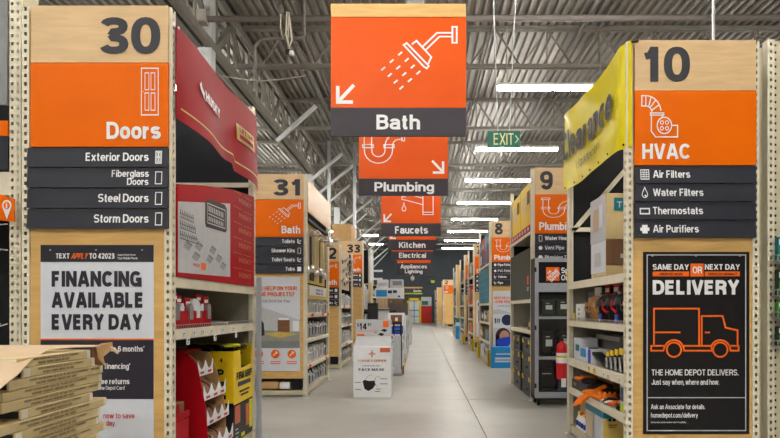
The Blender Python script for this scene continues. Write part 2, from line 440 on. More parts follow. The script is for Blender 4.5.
        for a in (0, .35): ln((a, .42), *_sup(a + .175, .47, .175, X - .47, 180, 0, 8), (a + .35, 0))
    elif ch == 'u': w = .4; ln((w, 0), (w, .735)); ln((0, .735), (0, .3), *_sup(w / 2, .29, w / 2, .29 - t, 180, 360, 10))
    elif ch == 'i': w = 0; ln((0, 0), (0, .735)); ln((0, .84), (0, 1))
    elif ch == 'l': w = 0; ln((0, 0), (0, 1))
    elif ch == 'j': w = .05; ln((w, .735), (w, -.1), (-.1, -.2)); ln((w, .84), (w, 1))
    elif ch == 'k': w = .42; ln((0, 0), (0, 1)); ln((0, .28), (w, .735)); ln((w * .35, .45), (w, 0))
    elif ch == 'r': w = .22; ln((0, 0), (0, .735)); ln((0, .4), (w * .3, X - .04), (w * 1.15, X))
    elif ch == 't': w = .24; ln((w * .42, .93), (w * .42, .2), (w * .6, B), (w * 1.1, B)); ln((-.03, X), (w * 1.05, X))
    elif ch == 'v': w = .42; ln((0, .735), (w * .45, 0)); ln((w * .55, 0), (w, .735))
    elif ch == 'w': w = .66; ln((0, .735), (w * .24, 0)); ln((w * .26, 0), (w * .49, .735)); ln((w * .51, .735), (w * .74, 0)); ln((w * .76, 0), (w, .735))
    elif ch == 'x': w = .42; ln((0, 0), (w, .735)); ln((0, .735), (w, 0))
    elif ch == 'y': w = .42; ln((0, .735), (w * .5, .03)); ln((w, .735), (w * .42, -.12), (w * .05, -.18))
    elif ch == 'z': w = .38; ln((0, X), (w, X)); ln((0, B), (w, B)); ln((.02, B), (w - .02, X))
    elif ch == '0': w = .44; cl(_sup(w / 2, M_, w / 2, M_ - t, 0, 345, 23))
    elif ch == '1': w = .3; ln((w * .75, 0), (w * .75, 1)); ln((0, .72), (w * .45, .76), (w * .72, .95))
    elif ch == '2': w = .44; ln(*_sup(w / 2, .7, w / 2, .3 - t, 175, -25, 11), (w * .75, .45), (.0, B + .02)); ln((-.03, B), (w + t * .5, B))
    elif ch == '3':
        w = .44; ln(*_sup(w / 2, .75, w * .47, .25 - t, 165, -90, 11), (w * .38, .5)); ln((w * .38, .53), *_sup(w / 2, .27 , w * .5, .27 - t, 90, -165, 12))
    elif ch == '4': w = .48; ln((w * .76, 0), (w * .76, 1)); ln((w * .72, .97), (0, .3)); ln((0, .26), (w + t * .6, .26))
    elif ch == '5': w = .44; ln((w, T), (w * .14, T), (w * .05, .5)); ln((w * .05, .5), *_sup(w * .48, .34, w * .52, .34 - t, 110, -165, 13))
    elif ch == '6': w = .44; cl(_sup(w / 2, .33, w / 2, .33 - t, 0, 345, 20)); ln((0, .36), *_sup(w / 2, .52, w / 2, .48 - t, 180, 35, 9))
    elif ch == '7': w = .44; ln((0, T), (w, T)); ln((w, T), (w * .45, .5), (w * .28, 0))
    elif ch == '8': w = .44; cl(_sup(w / 2, .76, w * .44, .24 - t, 0, 345, 18)); cl(_sup(w / 2, .28, w * .5, .28 - t, 0, 345, 18))
    elif ch == '9': w = .44; cl(_sup(w / 2, .67, w / 2, .33 - t, 0, 345, 20)); ln((w, .64), *_sup(w / 2, .48, w / 2, .48 - t, 0, -145, 9))
    elif ch == '.': w = 0; ln((0, 0), (0, s))
    elif ch == ',': w = 0; ln((0, s), (0, 0), (-.06, -.14))
    elif ch == "'": w = 0; ln((0, 1), (0, .72))
    elif ch == '/': w = .3; ln((0, -.05), (w, 1.05))
    elif ch == '-': w = .25; ln((0, .38), (w, .38))
    elif ch == '$': w = .46; st, _ = stroke_glyph('S', s); L += st; ln((w * .54, -.12), (w * .54, 1.12))
    elif ch == '?': w = .42; ln(*_sup(w / 2, .75, w / 2, .25 - t, 175, -50, 10), (w / 2, .44), (w / 2, .3)); ln((w / 2, 0), (w / 2, s))
    elif ch == '&': return stroke_glyph('8', s)
    elif ch == '>': w = .3; ln((0, .15), (w, .45), (0, .75))
    elif ch == '#': w = .32; ln((0, .05), (0, .9)); ln((w, .15), (w, .95)); ln((0, .5), (w, .55))    # print too small to read
    else: w = .4; ln((0, .4), (w, .4))
    return L, w
TXT = {}
CAP = 1.0
BOLD = 0.2
_flat = Pl((0, 0, 0), (1, 0, 0), (0, 1, 0), (0, 0, 1))
def glyphs(body, bold):
    k = (body, bold)
    if k in TXT: return TXT[k]
    m = MB(); y = 0.0; q = 0
    for row in body.split('\n'):
        x = 0.0
        for ch in row:
            st, w = stroke_glyph(ch, bold)
            for p, c in st:
                m.ribbon(_flat, [(a + x + bold / 2, b + y) for a, b in p], bold, (q % 4) * 0.0004, c); q += 1   # each stroke a hair above the last
            x += w + (bold if ch != ' ' else 0.05) + 0.058
        y -= 1.35
    TXT[k] = (list(m.v), list(m.f))
    return TXT[k]
def trect(mb, fn, body, off=0.002, bold=BOLD):
    """lettering stretched to the unit square of the map fn(s, t, off), t from top (0) to bottom (1)"""
    mb.cut(); vs, fs = glyphs(body, bold)
    x0 = min(v[0] for v in vs); x1 = max(v[0] for v in vs); y0 = min(v[1] for v in vs); y1 = max(v[1] for v in vs)
    return mb.add([fn((x - x0) / (x1 - x0), (y1 - y) / (y1 - y0), off + z) for x, y, z in vs], fs)
def tr(mb, pl, body, a0, b0, a1, b1, off=0.002, bold=BOLD):
    """lettering filling the rectangle, (a0,b0) its upper left and (a1,b1) its lower right corner"""
    return trect(mb, lambda s, t, o: pl(a0 + (a1 - a0) * s, b0 + (b1 - b0) * t, o), body, off, bold)
def tput(mb, pl, body, a, b, cap, align='l', xs=0.9, off=0.002, bold=BOLD):
    """lettering on baseline b with capital height cap (sign of cap: + when b grows downward)"""
    mb.cut(); vs, fs = glyphs(body, bold)
    x0 = min(v[0] for v in vs); x1 = max(v[0] for v in vs); k = abs(cap) / CAP; w = (x1 - x0) * k * xs
    st = a if align == 'l' else (a - w if align == 'r' else a - w / 2)
    sg = -1 if cap > 0 else 1
    return mb.add([pl(st + (x - x0) * k * xs, b + sg * y * k, off + z) for x, y, z in vs], fs)
def arc(cx, cy, r, a0, a1, n=8, ry=None):
    ry = r if ry is None else ry
    return [(cx + r * math.cos(math.radians(a0 + (a1 - a0) * i / n)), cy + ry * math.sin(math.radians(a0 + (a1 - a0) * i / n))) for i in range(n + 1)]
def offset_line(pts, d):
    out = []
    for i in range(len(pts)):
        a = Vector(pts[max(i - 1, 0)]); b = Vector(pts[min(i + 1, len(pts) - 1)]); t = (b - a).normalized()
        out.append((pts[i][0] - t.y * d, pts[i][1] + t.x * d))
    return out
# icons: drawn in a 0..1 square, b downward
def icon(mb, pl, kind, w, off=0.002):
    cnt = [0]
    def rb(pts, closed=False, ww=w):
        cnt[0] += 1
        return mb.ribbon(pl, pts, ww, off + (cnt[0] % 5) * 0.0004, closed)
    rc = lambda a, b, c, d, ww=w: rb([(a, b), (c, b), (c, d), (a, d)], True, ww)
    if kind == 'door':
        rc(0.22, 0.0, 0.78, 1.0)
        for a in (0.34, 0.54):
            rc(a, 0.10, a + 0.13, 0.46, w * .8); rc(a, 0.53, a + 0.13, 0.90, w * .8)
        mb.disc(pl, 0.28, 0.5, w * .5, w * .5, off, 8)
    elif kind == 'shower':
        X = lambda a, b: ((a - 190) / 245.0, (b - 80) / 205.0)
        rb([X(262, 140), X(272, 134), X(342, 206), X(336, 214), X(326, 208)], True)
        rb([X(288, 138), X(303, 127), X(350, 178), X(340, 200)])
        rb([X(322, 146), X(368, 102), X(417, 102)]); rb([X(330, 158), X(376, 114), X(417, 114)])
        rc(*X(417, 83), *X(431, 133))
        for i, (x, y) in enumerate(((257, 162), (278, 182), (297, 203), (315, 222))):
            for k in range(3 if i < 4 else 2):
                dx = k * 27
                rb([X(x - dx, y + dx * .88), X(x - dx - 12, y + 10.5 + dx * .88)])
    elif kind == 'trap':
        c = [(0.16, 0.10), (0.16, 0.55)] + arc(0.40, 0.60, 0.24, 180, 0, 10, 0.26)[1:] + [(0.64, 0.52)] + arc(0.86, 0.50, 0.22, 180, 270, 6, 0.26)[1:] + [(0.96, 0.24)]
        rb(offset_line(c, 0.085)); rb(offset_line(c, -0.085))
        rc(0.04, 0.02, 0.28, 0.10); rc(0.04, 0.46, 0.28, 0.54); rc(0.53, 0.46, 0.76, 0.54); rc(0.94, 0.12, 1.0, 0.36)
    elif kind == 'tap':
        rc(0.66, 0.0, 0.98, 0.86); rb([(0.66, 0.78), (0.98, 0.78)])
        rb([(0.66, 0.30), (0.0, 0.10), (0.0, 0.34), (0.10, 0.36), (0.66, 0.52)]); rb([(0.0, 0.24), (0.12, 0.26)])
        rb([(0.06, 0.45)] + arc(0.06, 0.66, 0.06, -60, 240, 8, 0.08), True)
    elif kind == 'hvac':
        rc(0.02, 0.0, 0.13, 0.25)
        o = arc(0.13, 0.42, 0.42, -90, -8, 8); i_ = arc(0.13, 0.42, 0.17, -90, -8, 6)
        rb(o); rb(i_)
        rb([(0.13, 0.0), (0.13, 0.25)])
        for k in (2, 4, 6): rb([o[k], i_[min(6, int(k * .75 + .5))]])
        rc(0.26, 0.42, 0.62, 0.47); rc(0.22, 0.47, 0.60, 0.52) if False else None
        rb([(0.28, 0.47), (0.28, 0.86), (0.40, 1.0), (1.0, 1.0), (1.0, 0.72), (0.84, 0.72)]); rb([(0.58, 0.47), (0.58, 0.54)])
        rb(arc(0.64, 0.72, 0.2, 0, 345, 18), True)
        for k in range(4):
            a = math.radians(45 + 90 * k); x, y = 0.64 + 0.1 * math.cos(a), 0.72 + 0.1 * math.sin(a)
            rb(arc(x, y, 0.045, 0, 320, 7), True, w * .7)
    elif kind == 'bolt':
        rc(0.2, 0.1, 0.8, 0.6); rb([(0.35, 0.25), (0.35, 0.45)]); rb([(0.62, 0.25), (0.62, 0.45)]); rb([(0.5, 0.6), (0.5, 1.0)])
    elif kind == 'rect': rc(0.2, 0, 0.8, 1)
    elif kind == 'blob': mb.disc(pl, 0.5, 0.5, 0.42, 0.36, off, 10)
    elif kind == 'square':
        mb.rect(pl, 0.08, 0.08, 0.92, 0.92, off)
    elif kind == 'grid':
        rc(0.06, 0.06, 0.94, 0.94)
        for t in (0.3, 0.5, 0.7): rb([(0.06, t), (0.94, t)], ww=w * .7); rb([(t, 0.06), (t, 0.94)], ww=w * .7)
    elif kind == 'drop':
        rb([(0.5, 0.0)] + arc(0.5, 0.66, 0.3, -30, 210, 12), True); mb.disc(pl, 0.56, 0.78, 0.12, 0.1, off, 8)
    elif kind == 'stat': rc(0.0, 0.28, 1.0, 0.76, w * 1.6)
    elif kind == 'cross':
        mb.rect(pl, 0.2, 0.1, 0.8, 0.9, off); mb.rect(pl, 0.0, 0.35, 1.0, 0.65, off + .0005)
    elif kind == 'ell': rb([(0.2, 0.05), (0.2, 0.7), (0.8, 0.9)], ww=w * 2.5); rb([(0.5, 0.5), (0.9, 0.3)], ww=w * 2)
# ============================================================ the setting
YB, YF, XW, ZD = 64.0, -14.0, 17.0, 8.5          # back wall, wall behind the camera, half width, roof deck
m = MB(); m.box(-XW, YF, -0.2, XW, YB, -0.012)
floor = obj('floor', m, 'joint', kind='structure')
SX, SY = 4.26, 4.4
slab_me = None
j = 0.0035
for ix in range(-5, 5):
    x0, x1 = max(0.74 + ix * SX, -XW), min(0.74 + (ix + 1) * SX, XW)
    if x1 - x0 < 0.3: continue
    for iy in range(-4, 15):
        y0, y1 = max(iy * SY + 1.1, YF), min((iy + 1) * SY + 1.1, YB)
        if y1 - y0 < 0.3: continue
        s = MB(); s.cbox(x0 + j, y0 + j, -0.012, x1 - j, y1 - j, 0.0, 0.003)
        obj('slab', s, 'polished_concrete', floor)
w = MB(); w.box(-XW, YB, 0, XW, YB + 0.2, ZD + 0.3); obj('wall_back', w, 'wall_paint', kind='structure')
w = MB(); w.box(-XW - 0.2, YF, 0, -XW, YB, ZD + 0.3); obj('wall_left', w, 'side_paint', kind='structure')
w = MB(); w.box(XW, YF, 0, XW + 0.2, YB, ZD + 0.3); obj('wall_right', w, 'side_paint', kind='structure')
w = MB(); w.box(-XW, YF - 0.2, 0, XW, YF, ZD + 0.3); obj('wall_front', w, 'side_paint', kind='structure')
# corrugated roof deck: ribs run away from the camera
prof = []
x = -XW - 0.2; pitch = 0.21
while x < XW + 0.2:
    prof += [(x, ZD), (x + 0.075, ZD), (x + 0.095, ZD + 0.09), (x + 0.19, ZD + 0.09)]; x += pitch
m = MB(); n = len(prof)
m.add([(a, YF, b) for a, b in prof] + [(a, YB + 0.2, b) for a, b in prof], [(i, i + 1, i + 1 + n, i + n) for i in range(n - 1)])
m.box(-XW - 0.2, YF, ZD + 0.12, XW + 0.2, YB + 0.2, ZD + 0.3)
ceiling = obj('ceiling', m, 'deck_steel', kind='structure')
# open-web joists across the building, each with chords and zigzag web
def joist_mesh(y):
    m = MB(); zt, zb = ZD - 0.05, 7.5
    for dy in (-0.05, 0.05):
        m.box(-XW, y + dy - 0.03, zt - 0.05, XW, y + dy + 0.03, zt + 0.045)
        m.box(-XW, y + dy - 0.03, zb - 0.045, XW, y + dy + 0.03, zb + 0.045)
    x = -XW; up = False
    while x < XW - 0.1:
        m.bar((x, y, zb if not up else zt), (x + 0.65, y, zt if not up else zb), 0.036, 0.036)
        if up: m.bar((x, y, zb), (x, y, zt), 0.03, 0.03)
        x += 0.65; up = not up
    return m
JY = [15.5 + 5.3 * k for k in range(-5, 10)]
j0 = obj('roof_joist', joist_mesh(JY[0]), 'joist_steel', ceiling)
for y in JY[1:]:
    c = j0.copy(); COL.objects.link(c); c.location = (0, y - JY[0], 0)
# lengthwise girder on the left with its web members
GX = -4.6
m = MB()
for dx in (-0.1, 0.1):
    m.box(GX + dx - 0.06, YF, 8.24, GX + dx + 0.06, YB, 8.42)
    m.box(GX + dx - 0.06, YF, 7.0, GX + dx + 0.06, YB, 7.18)
obj('girder', m, 'joist_steel', ceiling)
y = YF
k = 0
while y < YB - 1.4:
    m = MB(); m.bar((GX, y, 7.1), (GX, y + 1.32, 8.33), 0.09, 0.12) if k % 2 else m.bar((GX, y, 8.33), (GX, y + 1.32, 7.1), 0.09, 0.12)
    for dx in (-0.07, 0.07): m.box(GX + dx - 0.025, y - 0.03, 7.1, GX + dx + 0.025, y + 0.03, 8.3)
    obj('girder_web', m, 'joist_steel', ceiling); y += 1.32; k += 1
# purlin ribs and conduits running to the back
for (x, z, r) in ((-3.25, 8.32, 0.07), (-2.9, 8.36, 0.035), (3.95, 8.36, 0.05), (4.4, 8.38, 0.03), (1.75, 8.38, 0.03)):
    m = MB(); m.tube([(x, YF, z), (x, YB, z)], r, 8); obj('conduit', m, 'pipe_grey', ceiling)
# columns and their braces
for i, y in enumerate((13.3, 25.6, 34.0, 42.0, 50.0, 58.0)):
    m = MB(); m.cbox(GX - 0.15, y - 0.15, 0, GX + 0.15, y + 0.15, 7.0 if i else 8.24, 0.02)
    t = thing('column', ('white square steel column standing behind the red tool banner', 'white steel column beyond the aisle 31 sign', 'third white steel column along the left girder', 'fourth white steel column along the left girder', 'fifth white steel column along the left girder', 'farthest white steel column along the left girder')[i], 'column', (GX, y, 0), 'white columns under the left girder')
    obj('shaft', m, 'white_steel', t)
    m = MB(); m.cbox(GX - 0.24, y - 0.24, 0, GX + 0.24, y + 0.24, 0.03, 0.005); obj('base_plate', m, 'white_steel', t)
    if i:
        m = MB(); m.bar((GX, y, 5.9), (GX + 1.9, y, 7.46), 0.1, 0.1); obj('brace', m, 'white_steel', t)
        m = MB(); m.bar((GX, y, 5.2), (GX + 1.4, y + 2.2, 7.0), 0.07, 0.07); obj('brace', m, 'white_steel', t)
m = MB(); m.bar(P(277, 141, 19.0), P(316, 106, 19.0), 0.13, 0.1)
obj('roof_brace', m, 'white_steel', ceiling)
m = MB(); m.bar(P(310, 181, 24.0), P(342, 154, 24.0), 0.12, 0.1)
obj('roof_brace', m, 'white_steel', ceiling)
# sprinkler main across the aisle, with two branches
def pipe(name, label, pts, r, material, cat='pipe'):
    m = MB(); m.tube(pts, r, 10)
    return obj(name, m, material, None, label, cat)
pipe('sprinkler_pipe', 'long grey sprinkler pipe running across under the roof joists', [(-4.4, 12.5, 7.29), (15.5, 12.5, 7.34)], 0.062, 'pipe_grey')
pipe('sprinkler_pipe', 'short grey pipe end left of the white column', [(-9.5, 12.6, 7.36), (-4.85, 12.6, 7.36)], 0.07, 'pipe_grey')
m = MB(); m.box(-4.5, 12.4, 7.19, -4.3, 12.6, 7.45); obj('pipe_clamp', m, 'pipe_light', None, 'grey clamp joining the sprinkler pipe to the white column', 'clamp')
pipe('water_pipe', 'thin bent pipe hanging above the red tool banner', [P(255, 92, 12), P(255, 46, 12), P(262, 39, 12), P(300, 38, 12), P(304, 36, 12), Vector((P(304, 0, 12).x, 12, ZD))], 0.03, 'pipe_grey')
pipe('roof_cable', 'slack white cable strung under the roof at left', [P(222, 76, 11), P(240, 79, 11), P(262, 81, 11), P(285, 79, 11), P(305, 76, 11)], 0.012, 'pipe_light', 'cable')
# coiled cable with plug hanging from a roof conduit
t = thing('hanging_cable', 'coiled pale cable with a plug hanging from the roof', 'cable', P(290, 57, 11.5))
m = MB(); m.ball(P(281, 9, 11.5), 0.06, 0.06, 0.1); p = P(281, 9, 11.5); m.tube([p, (p.x, p.y, ZD)], 0.012, 6); obj('reel', m, 'pipe_grey', t)
m = MB()
m.tube([P(281, 12, 11.5), P(280.5, 28, 11.5), P(283, 38, 11.5), P(287, 30, 11.5), P(286.5, 14, 11.5)], 0.012, 6)
m.tube([P(287, 12, 11.5), P(286, 34, 11.5), P(289, 48, 11.5), P(292, 40, 11.5), P(289, 14, 11.5)], 0.016, 6)
m.tube([P(289, 12, 11.5), P(288, 40, 11.5), P(290, 50, 11.5)], 0.012, 6)
obj('cord', m, 'cream_steel', t)
m = MB(); m.cbox(*P(286, 55, 11.55), *P(290, 49, 11.45), 0.01); obj('socket_box', m, 'charcoal', t)
m = MB(); m.cbox(*P(290, 56.5, 11.55), *P(293, 50, 11.45), 0.01); obj('plug', m, 'print_white', t)

# strip lights: rows along the building
LZ = 6.9
def strip_light(label, x0, x1, y, group, z=LZ):
    t = thing('strip_light', label, 'light', ((x0 + x1) / 2, y, z), group)
    m = MB(); m.cbox(x0, y - 0.11, z + 0.065, x1, y + 0.11, z + 0.13, 0.008); obj('housing', m, 'light_housing', t)
    xm = (x0 + x1) / 2
    for a, b in ((x0 + 0.02, xm - 0.03), (xm + 0.03, x1 - 0.02)):
        m = MB()
        for dy in (-0.045, 0.045): m.tube([(a, y + dy, z + 0.015), (b, y + dy, z + 0.015)], 0.031, 8)
        obj('tube', m, 'tube_light', t)
    for a in (x0 + 0.25, x1 - 0.25):
        m = MB(); m.tube([(a, y, z + 0.13), (a, y, ZD)], 0.012, 5); obj('cable', m, 'pipe_light', t)
    return t
ords = ['nearest', 'second', 'third', 'fourth', 'fifth', 'sixth', 'seventh', 'eighth']
for i, d in enumerate((15.4, 21.3, 26.5, 32.1, 38.0, 43.9, 49.8, 55.9)):
    strip_light('long white fluorescent strip light over the right side, %s from the yellow banner' % ords[i], 1.88, 4.70, d, 'right row of strip lights')
for d in (9.9, 3.7, -2.5, -8.7):
    strip_light('fluorescent strip light overhead, out of the frame at right', 1.88, 4.70, d, 'overhead lights near the camera, right')
for d in (15.4, 21.3, 26.5, 32.1, 38.0, 43.9, 49.8, 55.9):
    strip_light('fluorescent strip light of the left row behind the red banner', -8.65, -5.75, d, 'left row of strip lights')
for d in (9.9, 3.7, -2.5, -8.7):
    strip_light('fluorescent strip light overhead, out of the frame at left', -8.65, -5.75, d, 'overhead lights near the camera, left')
for d in (3.7, -2.5, -8.7):  # added row out of view, lights the near sign boards from the front
    strip_light('added fluorescent strip light overhead, out of the frame in the middle', -3.2, -0.25, d, 'added overhead lights near the camera, middle')
for d in (46.3, 52.5):
    strip_light('short strip light at far left beyond the aisle 33 sign, %s' % ('nearer' if d < 50 else 'farther'), -4.4, -3.2, d, 'far left strip lights')
for d in (9.9, 22.5, 33.8, 46.3, 59.0):  # added row, never in view, helps light the hall
    strip_light('added fluorescent strip light far right, unseen behind the racks', 9.6, 12.5, d, 'added far right strip lights')
for i, y in enumerate((11.3, 17.5, 23.7, 29.9, 36.1, 42.3, 48.5, 54.7)):  # all but the first are added, unseen, to brighten the far aisle
    lb = 'short bright light peeking over the top of the bath sign' if i == 0 else 'added short light over the aisle, unseen behind the hanging signs'
    t = thing('strip_light', lb, 'light', (-.1, y + .5, 6.92), None if i == 0 else 'added aisle lights behind the hanging signs')
    m = MB(); m.cbox(-0.27, y, 7.0, 0.06, y + 1.0, 7.08, 0.01); obj('housing', m, 'light_housing', t)
    for a in (-0.17, -0.04): m = MB(); m.tube([(a, y + .02, 6.96), (a, y + .98, 6.96)], 0.036, 8); obj('tube', m, 'tube_light', t)
    for a in (y + .1, y + .9): m = MB(); m.tube([(-0.1, a, 7.08), (-0.1, a, ZD)], 0.012, 5); obj('cable', m, 'pipe_light', t)
# thin rod at upper right
pipe('hanging_rod', 'thin white rod hanging from the roof above the aisle 10 sign', [P(713.5, 0, 9.6) + Vector((0, 0, 2.0)), P(713.5, 46, 9.6)], 0.022, 'white_steel', 'rod')

# ------------------------------------------------------------ far end wall
pb = PX(YB - 0.02)
t = thing('garden_doorway', 'yellow framed glass doorway in the dark back wall', 'doorway', P(414.5, 323, YB - 0.1))
for a0, b0, a1, b1 in ((407, 298, 409.2, 323), (419, 298, 421.2, 323), (407, 298, 421.2, 300.4)):
    m = MB(); m.pbox(pb, a0, b0, a1, b1, 0.0, 0.22); obj('frame', m, 'door_yellow', t)
m = MB(); m.rect(pb, 409.2, 300.4, 419, 323, 0.04); obj('glass', m, 'clear_plastic', t)
for a0, b0, a1, b1 in ((409.2, 310, 419, 310.8), (413.8, 300.4, 414.5, 323), (409.2, 316, 419, 316.6)):
    m = MB(); m.pbox(pb, a0, b0, a1, b1, 0.04, 0.10); obj('mullion', m, 'teal', t)
t = thing('strip_curtain', 'red hanging strip curtain beside the yellow doorway', 'curtain', P(426.5, 323, YB - 0.3))
for k in range(9):
    a = 421.4 + k * 1.12
    m = MB(); m.pbox(pb, a, 306, a + 1.0, 323, 0.1 + 0.06 * (k % 2), 0.16 + 0.06 * (k % 2)); obj('strip', m, 'curtain_red', t)
m = MB(); m.pbox(pb, 421.2, 297, 431.5, 306, -0.02, 0.2); obj('header', m, 'pale_grey', t)
m = MB(); m.pbox(pb, 421.8, 301, 428, 305, 0.2, 0.24); obj('window_sheet', m, 'exit_green', t)
t = thing('garden_sign', 'black garden sign with wood top and lime line on back wall', 'sign', P(414, 294, YB - 0.2))
m = MB(); m.pbox(pb, 403, 288.5, 422.5, 293, -0.02, 0.2); obj('panel', m, 'poster_black', t)
m = MB(); m.pbox(pb, 403, 287, 422.5, 288.5, -0.02, 0.2); obj('top_strip', m, 'plywood', t)
m = MB(); m.pbox(pb, 403, 293, 422.5, 294.3, -0.02, 0.2); obj('lime_strip', m, 'lime', t)
m = MB(); tr(m, pb, 'Garden', 413.3, 289.6, 421.4, 292.2, 0.22); obj('lettering', m, 'print_white', t)
m = MB(); m.pbox(pb, 431, 280.5, 434.5, 283, -0.02, 0.25)
obj('exit_sign', m, 'lime', None, 'small glowing green exit sign high on the back wall', 'sign')
t = thing('ceiling_camera', 'small white dome camera hanging below the appliances sign', 'camera', P(412.5, 279, 24))
m = MB(); m.tube([P(412.5, 240, 24), P(412.5, 277, 24)], 0.02, 6); obj('pole', m, 'white_steel', t)
m = MB(); m.lathe(P(412.5, 279, 24), [(0.03, 0.1), (0.07, 0.08), (0.075, 0.0), (0.05, -0.05), (0.01, -0.07)], 12); obj('dome', m, 'print_white', t)
# ============================================================ racks that end at the main aisle
def perforated(mb, o, u, w, H, hw, hh, pitch, z0=0.0):
    """steel plate from o along u (width w) and up, with a column of real holes"""
    o, u = Vector(o), Vector(u); up = Vector((0, 0, 1)); z = z0; c0, c1 = (w - hw) / 2, (w + hw) / 2
    q = lambda a, z: o + u * a + up * z
    while z < H - 1e-6:
        z1 = min(z + pitch - hh, H); z2 = min(z + pitch, H)
        mb.add([q(0, z), q(w, z), q(w, z1), q(0, z1)], [(0, 1, 2, 3)])
        if z2 > z1:
            mb.add([q(0, z1), q(c0, z1), q(c0, z2), q(0, z2)], [(0, 1, 2, 3)])
            mb.add([q(c1, z1), q(w, z1), q(w, z2), q(c1, z2)], [(0, 1, 2, 3)])
        z = z2
UPR = {}
PW, PD = 0.055, 0.075
def upright(parent, x, y, H, s, name='upright'):
    """post of a rack: x is its aisle-side face, y its near face, s side of the rack"""
    key = (round(H, 2), s)
    if key not in UPR:
        m = MB(); a = 0.0 if s > 0 else -PW
        perforated(m, (a, 0, 0), (1, 0, 0), PW, H, 0.019, 0.027, 0.061)
        perforated(m, (0, 0, 0), (0, 1, 0), PD, H, 0.024, 0.027, 0.061)
        b = PW if s > 0 else -PW
        m.add([(0, PD, 0), (b, PD, 0), (b, PD, H), (0, PD, H)], [(0, 1, 2, 3)])
        m.add([(b, 0, 0), (b, PD, 0), (b, PD, H), (b, 0, H)], [(0, 1, 2, 3)])
        m.add([(a, 0, H), (a + PW, 0, H), (a + PW, PD, H), (a, PD, H)], [(0, 1, 2, 3)])
        pb = 0.03
        m.box(a - pb, -0.0, 0.0, a + PW + pb, PD + 0.02, 0.008)
        UPR[key] = m.mesh('upright', (0, 0, 0)); UPR[key].materials.append(M('cream_steel'))
    o = bpy.data.objects.new(name, UPR[key]); COL.objects.link(o); o.parent = parent
    o.location = Vector((x, y, 0)) - BASE[parent.name]
    BASE[o.name] = Vector((x, y, 0))
    return o
DEP = 1.1
def rack(label, s, xf, y0, y1, H=3.66, shelves=(), dark_z=1.7, board_z=0.3, cat='rack', brace=True, base=0.12, top=False, tie=2.36):
    """end rack: s=-1 on the left of the aisle, +1 on the right; shelves = [(top, beam height)]"""
    xb = xf + s * DEP
    t = thing('end_rack', label, cat, ((xf + xb) / 2, (y0 + y1) / 2, 0), 'racks that end at the main aisle')
    for x in (xf, xb - s * PW):
        for y in (y0, y1 - PD): upright(t, x, y, H, s)
    m = MB(); m.box(xf + s * (PW + .002), y0 + 0.012, board_z, xb - s * (PW + .002), y0 + 0.03, H - 0.01); obj('side_board', m, 'plywood', t)
    m = MB(); m.box(xb - s * 0.08, y0 + 0.04, dark_z, xb - s * 0.06, y1 - 0.02, H - 0.03); obj('back_panel', m, 'dark_board', t)
    m = MB(); m.box(xb - s * 0.08, y0 + 0.04, 0.05, xb - s * 0.06, y1 - 0.02, dark_z); obj('back_panel', m, 'grey_board', t)
    m = MB(); m.box(xf + s * (PW + .004), y1 - 0.03, dark_z, xb - s * (PW + .004), y1 - 0.015, H - 0.03); obj('far_panel', m, 'dark_board', t)
    m = MB(); m.box(xf + s * (PW + .004), y1 - 0.03, 0.05, xb - s * (PW + .004), y1 - 0.015, dark_z); obj('far_panel', m, 'grey_board', t)
    for z, h in shelves:
        m = MB(); m.box(xf + s * 0.03, y0 + 0.035, z - 0.03, xb - s * 0.09, y1 - 0.035, z); obj('shelf', m, 'cream_shelf', t)
        m = MB(); m.cbox(xf + s * 0.004, y0 + PD, z - h, xf + s * 0.03, y1 - PD, z + 0.004, 0.004); obj('shelf_beam', m, 'cream_steel', t)
    if base:
        m = MB(); m.box(xf + s * 0.03, y0 + 0.035, 0.02, xb - s * 0.09, y1 - 0.035, base); obj('base_shelf', m, 'cream_shelf', t)
    if top:
        m = MB(); m.box(xf, y0, H, xb, y1, H + 0.03); obj('top_deck', m, 'cream_shelf', t)
    yy = y1 - 0.06
    if brace:
        m = MB(); m.bar((xf + s * 0.06, yy, 2.35), (xb - s * 0.1, yy, 3.45), 0.03, 0.05); obj('brace', m, 'cream_steel', t)
    m = MB(); m.bar((xf + s * 0.03, yy, tie), (xb - s * 0.03, yy, tie), 0.03, 0.05); obj('cross_tie', m, 'cream_steel', t)
    return t

